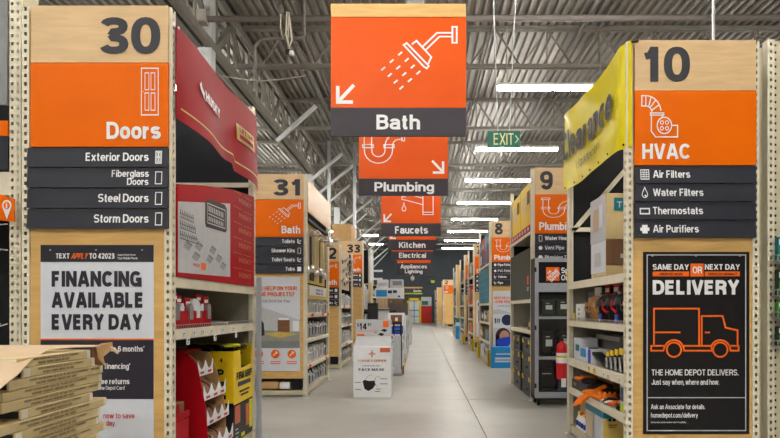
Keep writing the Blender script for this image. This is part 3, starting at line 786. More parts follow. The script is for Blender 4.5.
SW = 1.0
def aisle_sign(label, s, xf, y0, number, title, items, ic, ztop=3.66, sh=0.0, numw=None):
    """aisle marker on the near side board: number panel, orange category panel, dark slats"""
    x0 = xf + 0.06 + sh if s > 0 else xf - 0.05 - SW + sh
    pl = Pl((x0, y0 - 0.004, ztop), (1, 0, 0), (0, 0, -1), (0, -1, 0))
    eps = 0.002 if y0 < 8 else 0.005
    t = thing('aisle_sign', label, 'sign', (x0 + SW / 2, y0, ztop - 1.65))
    n = MB(); n.pbox(pl, 0, 0, SW, 0.415, 0.0, 0.02); np_ = obj('number_panel', n, 'number_wood', t)
    g = MB()
    if s > 0: tr(g, pl, number, 0.075, 0.055, 0.075 + (numw or 0.38), 0.345, 0.02 + eps, 0.2)
    else: tr(g, pl, number, 0.945 - (numw or 0.44), 0.085, 0.945, 0.355, 0.02 + eps, 0.2)
    obj('number', g, 'ink_grey', np_)
    n = MB(); n.pbox(pl, 0, 0.42, SW, 1.03, 0.0, 0.024); cp = obj('category_panel', n, 'sign_orange', t)
    g = MB()
    if s > 0: tput(g, pl, title, 0.06, 0.98, 0.125, 'l', 0.98, 0.024 + eps, 0.2)
    else: tput(g, pl, title, 0.95, 0.975, 0.125, 'r', 0.98, 0.024 + eps, 0.2)
    obj('lettering', g, 'print_white', cp)
    g = MB()
    box = {'door': (0.76, 0.46, 0.98, 0.80), 'hvac': (0.05, 0.46, 0.35, 0.80), 'shower': (0.44, 0.47, 0.96, 0.83), 'trap': (0.08, 0.47, 0.60, 0.80), 'bolt': (0.1, 0.48, 0.4, 0.8)}[ic]
    icon(g, pl.sub(*box), ic, {'door': 0.026, 'hvac': 0.028, 'shower': 0.020, 'trap': 0.021, 'bolt': 0.04}[ic], 0.024 + eps)
    obj('icon', g, 'print_white', cp)
    for i, (txt, ik) in enumerate(items):
        b0 = 1.035 + i * 0.15
        n = MB(); n.hexa([pl(-0.03 * (s < 0) , b0, 0.0), pl(SW, b0, 0.0), pl(SW, b0 + 0.143, 0.0), pl(-0.03 * (s < 0), b0 + 0.143, 0.0),
                          pl(-0.03 * (s < 0), b0, 0.014), pl(SW, b0, 0.014), pl(SW, b0 + 0.143, 0.026), pl(-0.03 * (s < 0), b0 + 0.143, 0.026)])
        sl = obj('slat', n, 'sign_dark', t)
        tp = pl.sub(0, b0, 1, b0 + 0.143); tp = Pl(pl(0, b0, 0.014 + eps), (1, 0, 0), pl(0, 0.143, 0.012) - pl(0, 0, 0), (0, -1, 0))
        g = MB(); lines = txt.split('|')
        for k, ln in enumerate(lines):
            bb = 0.70 if len(lines) == 1 else 0.46 + 0.42 * k
            cap = 0.43 if len(lines) == 1 else 0.36
            vs, fs = glyphs(ln, 0.165)
            wv = max(v[0] for v in vs) - min(v[0] for v in vs); xmn = min(v[0] for v in vs)
            sc = cap * 0.143 / CAP; w_ = wv * sc * 1.0
            st = 0.15 if s > 0 else 0.86 - w_
            g.add([tp(st + (x - xmn) * sc * 1.0, bb - y * cap / CAP, z) for x, y, z in vs], fs)
        obj('lettering', g, 'print_white', sl)
        g = MB()
        ip = Pl(tp(0.045 if s > 0 else 0.895, 0.2, 0), (0.075, 0, 0), tp.v * 0.62, (0, -1, 0))
        icon(g, ip, ik, 0.08, 0.0005); obj('icon', g, 'print_white', sl)
    return t

# left racks ---------------------------------------------------------------
X30, D30, E30 = -1.83, 4.55, 6.85
R30 = rack('cream rack at left with red tool banner and gloves display', -1, X30, D30, E30, shelves=[(1.685, 0.08), (1.29, 0.078)], brace=False, tie=2.80)
aisle_sign('aisle 30 doors sign on the left foreground rack', -1, X30, D30, '30', 'Doors', [('Exterior Doors', 'door'), ('Fiberglass|Doors', 'rect'), ('Steel Doors', 'rect'), ('Storm Doors', 'rect')], 'door', sh=0.033)
X31, D31, E31 = -1.88, 10.2, 12.7
R31 = rack('cream rack of chrome faucets carrying the aisle 31 sign', -1, X31, D31, E31, shelves=[(1.36, 0.06), (0.94, 0.06), (0.50, 0.06)], base=0.10, brace=False)
aisle_sign('aisle 31 bath sign with toilets and tubs slats', -1, X31, D31, '31', 'Bath', [('Toilets', 'ell'), ('Shower Kits', 'rect'), ('Toilet Seats', 'ell'), ('Tubs', 'square')], 'shower')
X32, D32, E32 = -1.92, 14.9, 17.5
rack('shorter cream rack of dark faucets, aisle 32', -1, X32, D32, E32, H=3.0, shelves=[(1.52, 0.06), (1.05, 0.06), (0.56, 0.06)], base=0.10, brace=False)
aisle_sign('aisle 32 bath sign, lower than its neighbours', -1, X32, D32, '32', 'Bath', [('Vanities', 'square'), ('Faucets', 'square'), ('Sinks', 'ell')], 'shower', ztop=3.0)
X33, D33, E33 = -1.90, 20.5, 23.0
rack('cream rack with a large brown carton on top, aisle 33', -1, X33, D33, E33, shelves=[(1.5, 0.06), (1.0, 0.06), (0.5, 0.06)], base=0.1, brace=False, top=True)
aisle_sign('aisle 33 bath sign beyond the aisle 32 sign', -1, X33, D33, '33', 'Bath', [('#####', 'square'), ('######', 'square'), ('####', 'ell')], 'shower')
# right racks --------------------------------------------------------------
X10, D10, E10 = 1.70, 5.13, 7.22
R10 = rack('cream rack at right under the yellow clearance banner', 1, X10, D10, E10, shelves=[(1.745, 0.075), (1.31, 0.06), (0.88, 0.08), (0.55, 0.07)])
aisle_sign('aisle 10 hvac sign on the right foreground rack', 1, X10, D10, '10', 'HVAC', [('Air Filters', 'grid'), ('Water Filters', 'drop'), ('Thermostats', 'stat'), ('Air Purifiers', 'cross')], 'hvac')
X9, D9, E9 = 1.73, 9.74, 12.0
rack('cream rack with black tool boxes carrying the aisle 9 sign', 1, X9, D9, E9, shelves=[(2.68, 0.05), (1.60, 0.06), (1.10, 0.06)], base=0, brace=False)
aisle_sign('aisle 9 plumbing sign above the grey locker', 1, X9, D9, '9', 'Plumbing', [('Water Heaters', 'rect'), ('Vent Pipe', 'blob'), ('Plumbing Tools', 'cross'), ('######', 'ell')], 'trap', numw=0.2)
X8, D8, E8 = 1.72, 15.6, 18.4
rack('cream rack with yellow corner guards carrying the aisle 8 sign', 1, X8, D8, E8, shelves=[(2.62, 0.05), (1.60, 0.06), (1.1, 0.06), (0.6, 0.06)], brace=False)
aisle_sign('aisle 8 plumbing sign above the home projects poster', 1, X8, D8, '8', 'Plumbing', [('Pipe Fittings', 'blob'), ('PVC Fittings', 'blob'), ('Valves', 'ell'), ('Pipe', 'ell')], 'trap', numw=0.2)
X7, D7, E7 = 1.78, 21.2, 23.6
rack('cream rack with red goods half hidden behind aisle 8, aisle 7', 1, X7, D7, E7, shelves=[(2.6, 0.05), (1.6, 0.06), (1.1, 0.06), (0.6, 0.06)], brace=False)
aisle_sign('aisle 7 electrical sign behind the aisle 8 rack', 1, X7, D7, '7', 'Electrical', [('####', 'blob'), ('#####', 'square'), ('######', 'square'), ('#####', 'ell')], 'bolt', numw=0.2)
X6, D6, E6 = 1.76, 25.4, 28.2
rack('cream rack with wooden end carrying the aisle 6 sign', 1, X6, D6, E6, shelves=[(2.6, 0.05), (1.6, 0.06), (1.1, 0.06), (0.6, 0.06)], brace=False)
aisle_sign('aisle 6 electrical sign, smallest of the stepped right signs', 1, X6, D6, '6', 'Electrical', [('######', 'square'), ('#####', 'square'), ('####', 'blob'), ('#####', 'ell')], 'bolt', numw=0.2)
rack('far right cream rack beyond the aisle 6 rack, without sign', 1, 1.74, 31.0, 33.6, shelves=[(2.6, 0.06), (1.6, 0.06), (1.1, 0.06), (0.6, 0.06)], brace=False)
rack('farthest low cream rack at right before the red curtain', 1, 1.35, 53.0, 61.0, H=3.3, shelves=[(2.4, 0.06), (1.7, 0.06), (1.1, 0.06), (0.6, 0.06)], brace=False)
X2, D2, E2 = 1.66, 47.0, 49.6
rack('pale wooden rack carrying the aisle 2 sign far away', 1, X2, D2, E2, shelves=[(2.2, 0.06), (1.6, 0.06), (1.1, 0.06)], brace=False)
aisle_sign('aisle 2 sign far down the aisle at right', 1, X2, D2, '2', '####', [], 'bolt', numw=0.25)

# ============================================================ hanging category signs over the aisle
def hanging_sign(label, d, px0, px1, pyb, lines, ic, arrow, hz=132 / 135.0, dark=28 / 135.0, rows=1):
    w = px1 - px0; pyt = pyb - w * hz
    pl = PX(d)
    t = thing('hanging_sign', label, 'sign', P((px0 + px1) / 2, pyb, d))
    k = w / 135.0; e = 0.002 if d < 7 else 0.005
    m = MB(); m.pbox(pl, px0, pyt, px1, pyt + 13 * k, -0.03, 0.005); obj('wood_rail', m, 'plywood', t)
    m = MB(); m.pbox(pl, px0, pyt + 13 * k, px1, pyb - w * dark, -0.02, 0.0); op = obj('orange_panel', m, 'hang_orange', t)
    m = MB(); m.pbox(pl, px0 - 0.3 * k, pyb - w * dark, px1, pyb, -0.03, 0.008); dp = obj('name_panel', m, 'hang_dark', t)
    # arrow and icon are laid out on the bath sign's own face (331..466 x 4..136) and scaled
    X = lambda a, b: (px0 + (a - 331) * k, pyb + (b - 136) * k)
    g = MB()
    if arrow == 'l':
        g.ribbon(pl, [X(354, 85), X(339, 101)], 3.6 * k, e); g.ribbon(pl, [X(337.8, 86), X(337.8, 102.2), X(353, 102.2)], 3.6 * k, e + .0004)
    else:
        g.ribbon(pl, [X(442, 83), X(457, 99)], 3.6 * k, e); g.ribbon(pl, [X(458.6, 84), X(458.6, 101), X(443, 101)], 3.6 * k, e + .0004)
    obj('arrow', g, 'print_white', op)
    if ic:
        g = MB(); box = {'shower': (381, 26, 458, 91), 'trap': (334, 32, 400, 90), 'tap': (378, 30, 450, 96), 'bolt': (360, 30, 420, 90)}[ic]
        a0, b0 = X(box[0], box[1]); a1, b1 = X(box[2], box[3])
        icon(g, pl.sub(a0, b0, a1, b1), ic, 0.024, e); obj('icon', g, 'print_white', op)
    g = MB(); n = len(lines)
    for i, (ln, a0, b0, a1, b1) in enumerate(lines): tr(g, pl, ln, a0, b0, a1, b1, 0.008 + e, 0.18)
    obj('lettering', g, 'print_white', dp)
    for a in (px0 + 0.12 * w, px1 - 0.12 * w):
        p = P(a, pyt, d); m = MB(); m.tube([(p.x, p.y + 0.015, p.z), (p.x, p.y + 0.015, ZD)], 0.006, 5); obj('cable', m, 'pipe_grey', t)
    return t
DB = 1.22 * FPX / 135.0
dd = lambda w: DB * 135.0 / w
hanging_sign('large orange bath sign with shower icon hanging over the aisle', DB, 331, 466, 136, [('Bath', 376.5, 115, 420, 130)], 'shower', 'l')
hanging_sign('hanging plumbing sign with pipe icon behind the bath sign', dd(89), 359, 448, 195.7, [('Plumbing', 374.5, 182.3, 434, 194.3)], 'trap', 'r', dark=17.0 / 89)
hanging_sign('hanging faucets sign with dripping tap icon', dd(59.5), 381.3, 440.8, 236.3, [('Faucets', 395, 226.3, 428, 233.8)], 'tap', 'l', dark=13 / 59.5)
hanging_sign('hanging kitchen sign below the faucets sign', dd(48), 388, 436, 250.3, [('Kitchen', 399, 241.8, 425.5, 248.2)], None, 'l', dark=10.5 / 48)
hanging_sign('hanging electrical sign below the kitchen sign', dd(41), 392, 433, 260.0, [('Electrical', 399, 252.8, 426, 258)], None, 'r', dark=8.5 / 41)
hanging_sign('farthest hanging sign, appliances and lighting in two lines', dd(33.5), 397, 430.5, 275, [('Appliances', 400.5, 264.5, 427, 269.4), ('Lighting', 405, 269.7, 422.5, 274.2)], None, 'l', dark=12 / 33.5, hz=1.1)

# green exit sign on two cables
t = thing('exit_sign', 'green exit sign with arrow hanging below the strip lights', 'sign', P(504, 147, 10))
pl = PX(10)
m = MB(); m.pbox(pl, 487.7, 131, 520.3, 147, -0.04, 0.0); obj('panel', m, 'exit_green', t)
m = MB(); tr(m, pl, 'EXIT', 493.5, 132.8, 513.5, 145.2, 0.004, 0.13); m.ribbon(pl, [(515.2, 135.5), (518.2, 139.2), (515.2, 143)], 1.1, 0.004); obj('lettering', m, 'exit_letter', t)
for a, b in ((498, 493.5), (509.5, 515.5)):
    p = P(a, 131, 10); q = P(b, 0, 10); q = p + (q - p) * ((ZD - p.z) / (q.z - p.z)); m = MB(); m.tube([p + Vector((0, .02, 0)), q], 0.009, 5); obj('cable', m, 'brushed', t)
# ============================================================ posters on the side boards
def prt(mb_fn, name, material, parent):
    m = MB(); mb_fn(m); return obj(name, m, material, parent)
pl = PX(D30 + 0.010)
t = thing('financing_poster', 'white and dark financing poster on the aisle 30 side board', 'poster', P(97, 448, D30))
prt(lambda m: m.pbox(pl, 41, 245, 154, 460, 0.0, 0.004), 'sheet', 'poster_white', t)
prt(lambda m: m.rect(pl, 41, 245, 154, 262, 0.0055), 'dark_band', 'poster_dark', t)
prt(lambda m: m.rect(pl, 41, 340, 154, 399, 0.0055), 'dark_band', 'poster_dark', t)
prt(lambda m: m.rect(pl, 41, 338.6, 154, 340, 0.006), 'orange_line', 'ink_orange', t)
def f(m):
    tr(m, pl, 'FINANCING', 52, 270.5, 142, 287.3, 0.006, 0.25); tr(m, pl, 'AVAILABLE', 52, 291.8, 142.8, 308.3, 0.006, 0.25); tr(m, pl, 'EVERY DAY', 52, 313.3, 142.8, 330.3, 0.006, 0.25)
prt(f, 'headline', 'poster_dark', t)
def f(m):
    tr(m, pl, 'TEXT', 56.5, 253.2, 70, 258.8, 0.0075); tr(m, pl, 'TO 42023', 90, 253.2, 115, 258.8, 0.0075)
    tr(m, pl, 'Apply Now From', 118, 254, 136, 256.2, 0.0075, 0.14); tr(m, pl, 'Your Mobile Phone', 118, 257, 138, 259.4, 0.0075, 0.14)
    tput(m, pl, "up to 6 months'", 144.8, 351.5, 5.6, 'r', 0.92, 0.0075, 0.18); tput(m, pl, "financing'", 130.6, 368.8, 5.6, 'r', 0.92, 0.0075, 0.18)
    tput(m, pl, 'free returns', 130, 384.0, 5.6, 'r', 0.92, 0.0075, 0.18); tput(m, pl, "Home Depot Card'", 125.5, 389.6, 3.8, 'r', 0.88, 0.0075, 0.13)
prt(f, 'white_lettering', 'print_white', t)
def f(m):
    vs, fs = glyphs('APPLY', 0.2); x1 = max(v[0] for v in vs)
    m.add([pl(71.5 + 16.2 * x / x1 + 1.6 * y, 258.8 - 5.6 * y, 0.0075 + z) for x, y, z in vs], fs)
prt(f, 'orange_lettering', 'ink_orange', t)
def f(m):
    tput(m, pl, 'now to save', 135, 418.3, 5.6, 'r', 0.92, 0.006, 0.14); tput(m, pl, 'today.', 116.5, 425.6, 5.6, 'r', 0.92, 0.006, 0.14)
prt(f, 'red_lettering', 'ink_red', t)
for a in (50.8, 96.5, 142.5): prt(lambda m: m.disc(pl, a, 250, 0.8, 0.8, 0.006, 10, 0.003), 'pin', 'brushed', t)

pl = PX(D10 + 0.010)
t = thing('delivery_poster', 'black delivery poster with orange truck on the aisle 10 side board', 'poster', P(696, 434, D10))
prt(lambda m: m.pbox(pl, 643, 252, 749, 434, 0.0, 0.006), 'sheet', 'poster_black', t)
prt(lambda m: (m.ribbon(pl, [(646.8, 255), (745.2, 255), (745.2, 430.4), (646.8, 430.4)], 1.0, 0.008, True), m.ribbon(pl, [(647, 397.5), (745, 397.5)], 1.0, 0.0085)), 'border', 'pale_grey', t)
def f(m):
    tr(m, pl, 'SAME DAY', 652.3, 264, 688.5, 270, 0.008, 0.19); tr(m, pl, 'NEXT DAY', 704.3, 264, 739.5, 270, 0.008, 0.19); tr(m, pl, 'DELIVERY', 652.3, 279.4, 738.8, 295, 0.008, 0.23)
    tr(m, pl, 'THE HOME DEPOT DELIVERS.', 651.2, 369.2, 738, 375.4, 0.008, 0.15); tput(m, pl, 'Just say when, where and how.', 651.2, 384.6, 5.4, 'l', 0.80, 0.008, 0.15)
    tput(m, pl, 'Ask an Associate for details.', 650.6, 409, 4.8, 'l', 0.775, 0.008, 0.15); tput(m, pl, 'homedepot.com/delivery', 650.6, 417.4, 4.8, 'l', 0.78, 0.008, 0.15)
    tput(m, pl, 'Delivery dates and time windows subject to availability.', 650.6, 422.8, 1.5, 'l', 0.9, 0.008, 0.12)
prt(f, 'white_lettering', 'print_white', t)
prt(lambda m: (m.rect(pl, 690, 263.6, 703.2, 276.6, 0.008), m.rect(pl, 652.3, 271.5, 688.6, 276.4, 0.008), m.rect(pl, 704.3, 271.5, 739.5, 276.4, 0.008)), 'orange_block', 'ink_orange', t)
prt(lambda m: tr(m, pl, 'OR', 692, 266.6, 701.4, 273.4, 0.010, 0.18), 'or_lettering', 'print_white', t)
prt(lambda m: (tr(m, pl, 'ORDER BY NOON', 659, 272.7, 682, 275.3, 0.010, 0.17), tr(m, pl, 'ORDER BY MIDNIGHT', 707.5, 272.7, 736.5, 275.3, 0.010, 0.17)), 'small_lettering', 'poster_black', t)
def f(m):
    q = [0]
    def rb(p, c=False): q[0] += 1; m.ribbon(pl, p, 1.7, 0.008 + (q[0] % 4) * 0.0004, c)
    rb([(653.6, 346), (653.6, 308.6), (698.6, 308.6), (698.6, 346)]); rb([(653.6, 332.3), (680, 332.3)])
    rb([(701.2, 346), (701.2, 316), (722, 316), (725, 327.6), (737, 330.2), (737, 346)]); rb([(704.4, 332.4), (709.6, 332.4)])
    rb([(650.8, 345.8), (664.5, 345.8), (663, 350.6), (650.8, 350.6)], True); rb([(682.6, 345.8), (710.4, 345.8), (712, 350.6), (684, 350.6)], True); rb([(729, 345.8), (738, 345.8), (738, 350.6), (730, 350.6)], True)
    for c in (673.6, 719.8): rb(arc(c, 349.6, 7.2, 0, 345, 23), True); rb(arc(c, 349.6, 9.6, 195, 345, 12))
prt(f, 'truck_drawing', 'ink_orange', t)
for a in (652, 695.5, 739.5): prt(lambda m: m.disc(pl, a, 256, 0.8, 0.8, 0.008, 10, 0.003), 'pin', 'brushed', t)

def help_poster(label, d, k, ox, oy):
    """home projects poster; k, ox, oy place the aisle 31 layout (pixels) at depth d"""
    q = PX(d); pl = Pl(q(ox, oy), q.u * k, q.v * k, q.n); e = 0.006
    t = thing('services_poster', label, 'poster', pl(24, 95))
    prt(lambda m: m.pbox(pl, 0, 0, 50, 94, 0.0, 0.008), 'sheet', 'poster_white', t)
    prt(lambda m: (tr(m, pl, 'NEED HELP ON YOUR', 2, 9, 47, 13.4, 0.008 + e, 0.2), tr(m, pl, 'HOME PROJECTS?', 3.5, 15, 44.8, 19.4, 0.008 + e, 0.2)), 'headline', 'ink_orange', t)
    prt(lambda m: tr(m, pl, 'Let Us Do It for You', 7, 22.4, 40, 25.4, 0.008 + e, 0.15), 'subtitle', 'mid_grey', t)
    prt(lambda m: m.poly(pl, [(0, 31), (9, 29), (50, 43), (50, 64), (0, 64)], 0.008 + e), 'photo_print', 'pale_grey', t)
    prt(lambda m: m.poly(pl, [(0, 60), (12, 53), (50, 55), (50, 64), (0, 64)], 0.010 + e), 'photo_floor', 'grey_board', t)
    prt(lambda m: m.rect(pl, 28, 43, 40, 55, 0.012 + e), 'photo_vanity', 'brown', t); prt(lambda m: m.poly(pl, [(8, 46), (11, 43), (14, 46), (15, 58), (12, 59), (7, 58)], 0.012 + e), 'photo_person', 'charcoal', t)
    prt(lambda m: m.poly(pl, [(14, 57), (30, 54.5), (48, 57), (30, 61)], 0.0125 + e), 'photo_rug', 'gold', t)
    prt(lambda m: (m.rect(pl, 29, 41, 39, 43, 0.012 + e), m.rect(pl, 43, 44, 49, 54, 0.012 + e)), 'photo_basin', 'print_white', t)
    prt(lambda m: m.rect(pl, 0, 64, 50, 71, 0.010 + e), 'grey_band', 'mid_grey', t)
    for a in (9, 25.5, 42):
        dk = prt(lambda m: m.disc(pl, a, 77, 4.4, 4.4, 0.008 + e, 18), 'orange_disc', 'ink_orange', t); prt(lambda m: (m.ribbon(pl, [(a - 2, 78.5), (a + 1.5, 75)], 1.0, 0.009 + e * 2), m.ribbon(pl, [(a + .5, 74.4), (a + 2.2, 76.2)], 1.2, 0.0095 + e * 2)), 'disc_icon', 'print_white', dk)
    prt(lambda m: [m.rect(pl, a - 5, b, a + 5, b + 0.9, 0.008 + e) for a in (9, 25.5, 42) for b in (84, 86)], 'fine_print', 'ink_orange', t)
    return t
help_poster('home projects poster with bathroom photo on the aisle 31 side board', D31, 1.0, 250, 277)
help_poster('home projects poster on the aisle 8 board above the mask bin', D8, 0.62, 493, 291)

# ============================================================ general merchandise builders
def carton(label, x0, y0, z0, x1, y1, z1, material='cardboard', cat='box', group=None, name='carton', prints=(), tape=None, s=0):
    """closed carton with flap seam; prints = (face, u0, v0, u1, v1, material), face n = toward camera, a = toward the aisle"""
    x0, x1 = sorted((x0, x1)); y0, y1 = sorted((y0, y1))
    t = thing(name, label, cat, ((x0 + x1) / 2, (y0 + y1) / 2, z0), group)
    m = MB(); m.cbox(x0, y0, z0, x1, y1, z1, min(0.008, 0.04 * min(x1 - x0, y1 - y0, z1 - z0))); obj('body', m, material, t)
    if tape:
        m = MB(); xm = (x0 + x1) / 2; m.box(xm - 0.025, y0 - 0.001, z1 - 0.06, xm + 0.025, y0, z1); m.box(xm - 0.025, y0, z1, xm + 0.025, y1, z1 + 0.001); obj('tape', m, tape, t)
    for ip, (fc, u0, v0, u1, v1, mt) in enumerate(prints):
        m = MB(); h = z1 - z0; e = (0.002 if y0 < 9 else 0.004) * (1 + ip)
        if fc == 'n': m.rect(FRONT(x0, y0, z0), u0 * (x1 - x0), v0 * h, u1 * (x1 - x0), v1 * h, e)
        else:
            ss = s or (-1 if x0 < 0 else 1); q = SIDE(x1 if ss < 0 else x0, ss); w = y1 - y0
            a0, a1 = (y0 + u0 * w, y0 + u1 * w) if ss < 0 else (-(y1 - u0 * w), -(y1 - u1 * w))
            m.rect(q, a0, z0 + v0 * h, a1, z0 + v1 * h, e)
        obj('label_print', m, mt, t)
    return t
def price_tags(label, group, s, xf, ys, z, w=0.05, h=0.045, mt='print_white', cat='price tag'):
    for y in ys:
        t = thing('price_tag', label, cat, (xf, y, z), group)
        q = SIDE(xf - s * 0.002, s); a = -s * y if s > 0 else y
        m = MB(); m.pbox(q, a - w / 2, z, a + w / 2, z + h, 0.0, 0.004); obj('card', m, mt, t)
        m = MB(); m.rect(q, a - w * .3, z + h * .55, a + w * .25, z + h * .8, 0.006); m.rect(q, a - w * .3, z + h * .2, a + w * .05, z + h * .4, 0.006); obj('print', m, 'ink_black', t)
def glove(name, label, c, ang, sc, mat_, group=None, droop=0.0, up=0.0):
    """work glove lying flat: palm, five fingers, cuff"""
    c = Vector(c); ca, sa = math.cos(ang), math.sin(ang)
    def T(u, v, w): # u along the hand
        return c + Vector((ca * u - sa * v, sa * u + ca * v, w - droop * max(0, u) ** 2 / (sc * sc) * sc + up * u)) 
    t = thing(name, label, 'glove', c, group); m = MB()
    m.grid(lambda a, b: T((a - .5) * .10 * sc, (b - .5) * .09 * sc, .018 * sc * math.sin(math.pi * min(max(b, .02), .98)) ** .5), 5, 6)
    m.grid(lambda a, b: T((a - .5) * .10 * sc, (b - .5) * .09 * sc, -.010 * sc * math.sin(math.pi * min(max(b, .02), .98)) ** .5), 5, 6)
    for k, (v, ln) in enumerate(((-.034, .062), (-.012, .078), (.012, .074), (.034, .058))):
        m.tube([T(.04 * sc, v * sc, .004 * sc), T((.05 + ln * .5) * sc, v * sc * 1.15, .010 * sc), T((.05 + ln) * sc, v * sc * 1.25, .002 * sc)], [.012 * sc, .0115 * sc, .008 * sc], 6)
    m.tube([T(-.02 * sc, .04 * sc, .003 * sc), T(.015 * sc, .07 * sc, .008 * sc), T(.045 * sc, .082 * sc, .002 * sc)], [.014 * sc, .012 * sc, .008 * sc], 6)
    obj('palm', m, mat_, t)
    m = MB(); m.tube([T(-.05 * sc, 0, .004 * sc), T(-.095 * sc, 0, .004 * sc)], [.042 * sc, .046 * sc], 10, True)
    for i in range(len(m.v)):
        v = Vector(m.v[i]); m.v[i] = (v.x, v.y, c.z + (v.z - c.z) * .45)
    obj('cuff', m, 'black_plastic', t)
    return t

# ------------------------------------------------------------ left foreground bay
YL = lambda px: X30 * FPX / (px - VX)
bx = X30 + 0.015
def ban(u, v):   # u along the aisle (0 near), v from top to bottom
    y = 4.60 + 2.22 * u; zt = 3.555 - 0.02 * math.sin(math.pi * u); zb = 2.86 - 0.10 * math.sin(math.pi * min(u / 0.58, 1.0)) * 0.35 - 0.05 * u
    if u > 0.6: zb -= 0.06
    z = zt + (zb - zt) * v
    x = bx + 0.035 * math.sin(u * 9.0) * (0.3 + v) + 0.06 * v * v * math.sin(math.pi * u)
    return Vector((x, y, z))
def ban_o(u, v, off): return ban(u, v) + Vector((off, 0, 0))
t = thing('tool_banner', 'glossy red tool banner strung along the top of the left rack', 'banner', (bx, 5.7, 2.8))
m = MB(); m.grid(ban, 48, 10, 0.004); obj('cloth', m, 'banner_red', t)
m = MB(); m.grid(lambda a, b: ban_o(0.02 + 0.96 * a, 0.86 + 0.02 * b, 0.006), 48, 1); obj('gold_stripe', m, 'gold', t)
m = MB(); trect(m, lambda a, b, o: ban_o(0.225 + 0.215 * a, 0.40 + 0.14 * b, o), 'HUSKY', 0.014, 0.25); obj('logo_lettering', m, 'print_white', t)
head = [(0.165, 0.41), (0.185, 0.36), (0.19, 0.42), (0.215, 0.46), (0.205, 0.50), (0.215, 0.56), (0.195, 0.52), (0.17, 0.46)]
m = MB(); m.add([ban_o(u, v, 0.014) for u, v in head], [tuple(range(8))]); obj('logo_head', m, 'print_white', t)
m = MB(); m.grid(lambda a, b: ban_o(0.66 + 0.24 * a, 0.35 + 0.21 * b, 0.010), 8, 2); g = obj('gold_plate', m, 'gold', t)
m = MB(); trect(m, lambda a, b, o: ban_o(0.69 + 0.18 * a, 0.38 + 0.06 * b, o), 'LIFETIME', 0.016, 0.2); m.grid(lambda a, b: ban_o(0.69 + 0.18 * a, 0.47 + 0.05 * b, 0.016), 8, 1); obj('lettering', m, 'banner_red', g)
for u in (0.01, 0.99):
    m = MB(); p = ban(u, 0.02); m.tube([p + Vector((-0.03, 0, 0)), p + Vector((0.01, 0, 0))], 0.012, 8); obj('grommet', m, 'brushed', t)

# red display sheet with tool pictures standing on the upper shelf
q = SIDE(X30 + 0.004, -1)
t = thing('tool_display_sheet', 'red cardboard sheet printed with wrenches and socket sets', 'display', (X30, 5.7, 1.69))
m = MB(); m.poly(q, [(4.635, 1.69), (6.76, 1.69), (6.76, 2.67), (6.0, 2.60), (5.2, 2.48), (4.635, 2.38)], -0.006, 0.012); obj('sheet', m, 'red_card', t)
y1 = YL(229)
m = MB(); m.poly(q, [(4.64, 1.72), (y1, 1.75), (y1, 2.45), (4.64, 2.25)], 0.0075); pn = obj('picture_panel', m, 'pale_grey', t)
m = MB()
for r, (zz, n_) in enumerate(((2.20, 7), (2.12, 8), (2.04, 9))):     # rows of sockets and wrenches
    for k in range(n_):
        a = 4.68 + k * 0.042
        m.ribbon(q, [(a, zz - .001 * k), (a + 0.016, zz - .055)], 0.010, 0.009 + .0004 * (k % 2)); m.ribbon(q, [(a - .004, zz - .03), (a + .02, zz - .03)], 0.012, 0.0098)
    m.ribbon(q, [(4.67, zz - .06), (4.67 + n_ * .042, zz - .066)], 0.006, 0.0102)
m.poly(q, [(5.24, 2.14), (5.76, 2.155), (5.80, 2.18), (5.80, 2.38), (5.74, 2.41), (5.30, 2.385), (5.22, 2.35), (5.22, 2.17)], 0.009)
obj('tool_print', m, 'charcoal', pn)
m = MB(); m.ribbon(q, [(5.27, 2.18), (5.75, 2.19), (5.75, 2.36), (5.27, 2.345)], 0.010, 0.0105, True); m.rect(q, 5.30, 2.255, 5.72, 2.265, 0.0105)
for k in range(9): m.rect(q, 5.30 + k * .046, 2.20, 5.325 + k * .046, 2.24, 0.0105); m.rect(q, 5.30 + k * .046, 2.28, 5.325 + k * .046, 2.33, 0.0105)
obj('case_print', m, 'pale_grey', pn)
for k, (ya, za) in enumerate(((4.74, 1.97), (4.98, 1.99), (5.32, 1.99), (4.92, 1.90), (5.24, 1.905), (5.48, 1.93), (5.60, 1.87))):
    m = MB()
    for i in range(6):
        a = ya + i * 0.020; b = za - .004 * i
        m.ribbon(q, [(a + .07, b), (a, b - 0.05)], 0.008, 0.009 + .0003 * (i % 3)); m.disc(q, a + .072, b, .011, .009, 0.0100, 8)
    obj('wrench_print', m, 'mid_grey', pn)
m = MB(); m.rect(q, 5.12, 1.77, 5.24, 1.83, 0.009); obj('orange_print', m, 'ink_orange', pn)
m = MB(); tr(m, q, 'HUSKY', 4.95, 1.815, 5.10, 1.785, 0.009, 0.2); obj('logo_print', m, 'copper_print', pn)
for k in range(6):
    m = MB(); z = 1.76 + k * 0.15; tr(m, q, 'HUSKY', y1 + 0.28, z + 0.055, 6.64, z, 0.009, 0.2); m.rect(q, y1 + 0.1, z + .085, 6.3, z + .092, 0.009); m.rect(q, 6.36, z + .085, 6.66, z + .092, 0.009); obj('logo_print', m, 'copper_print', t)

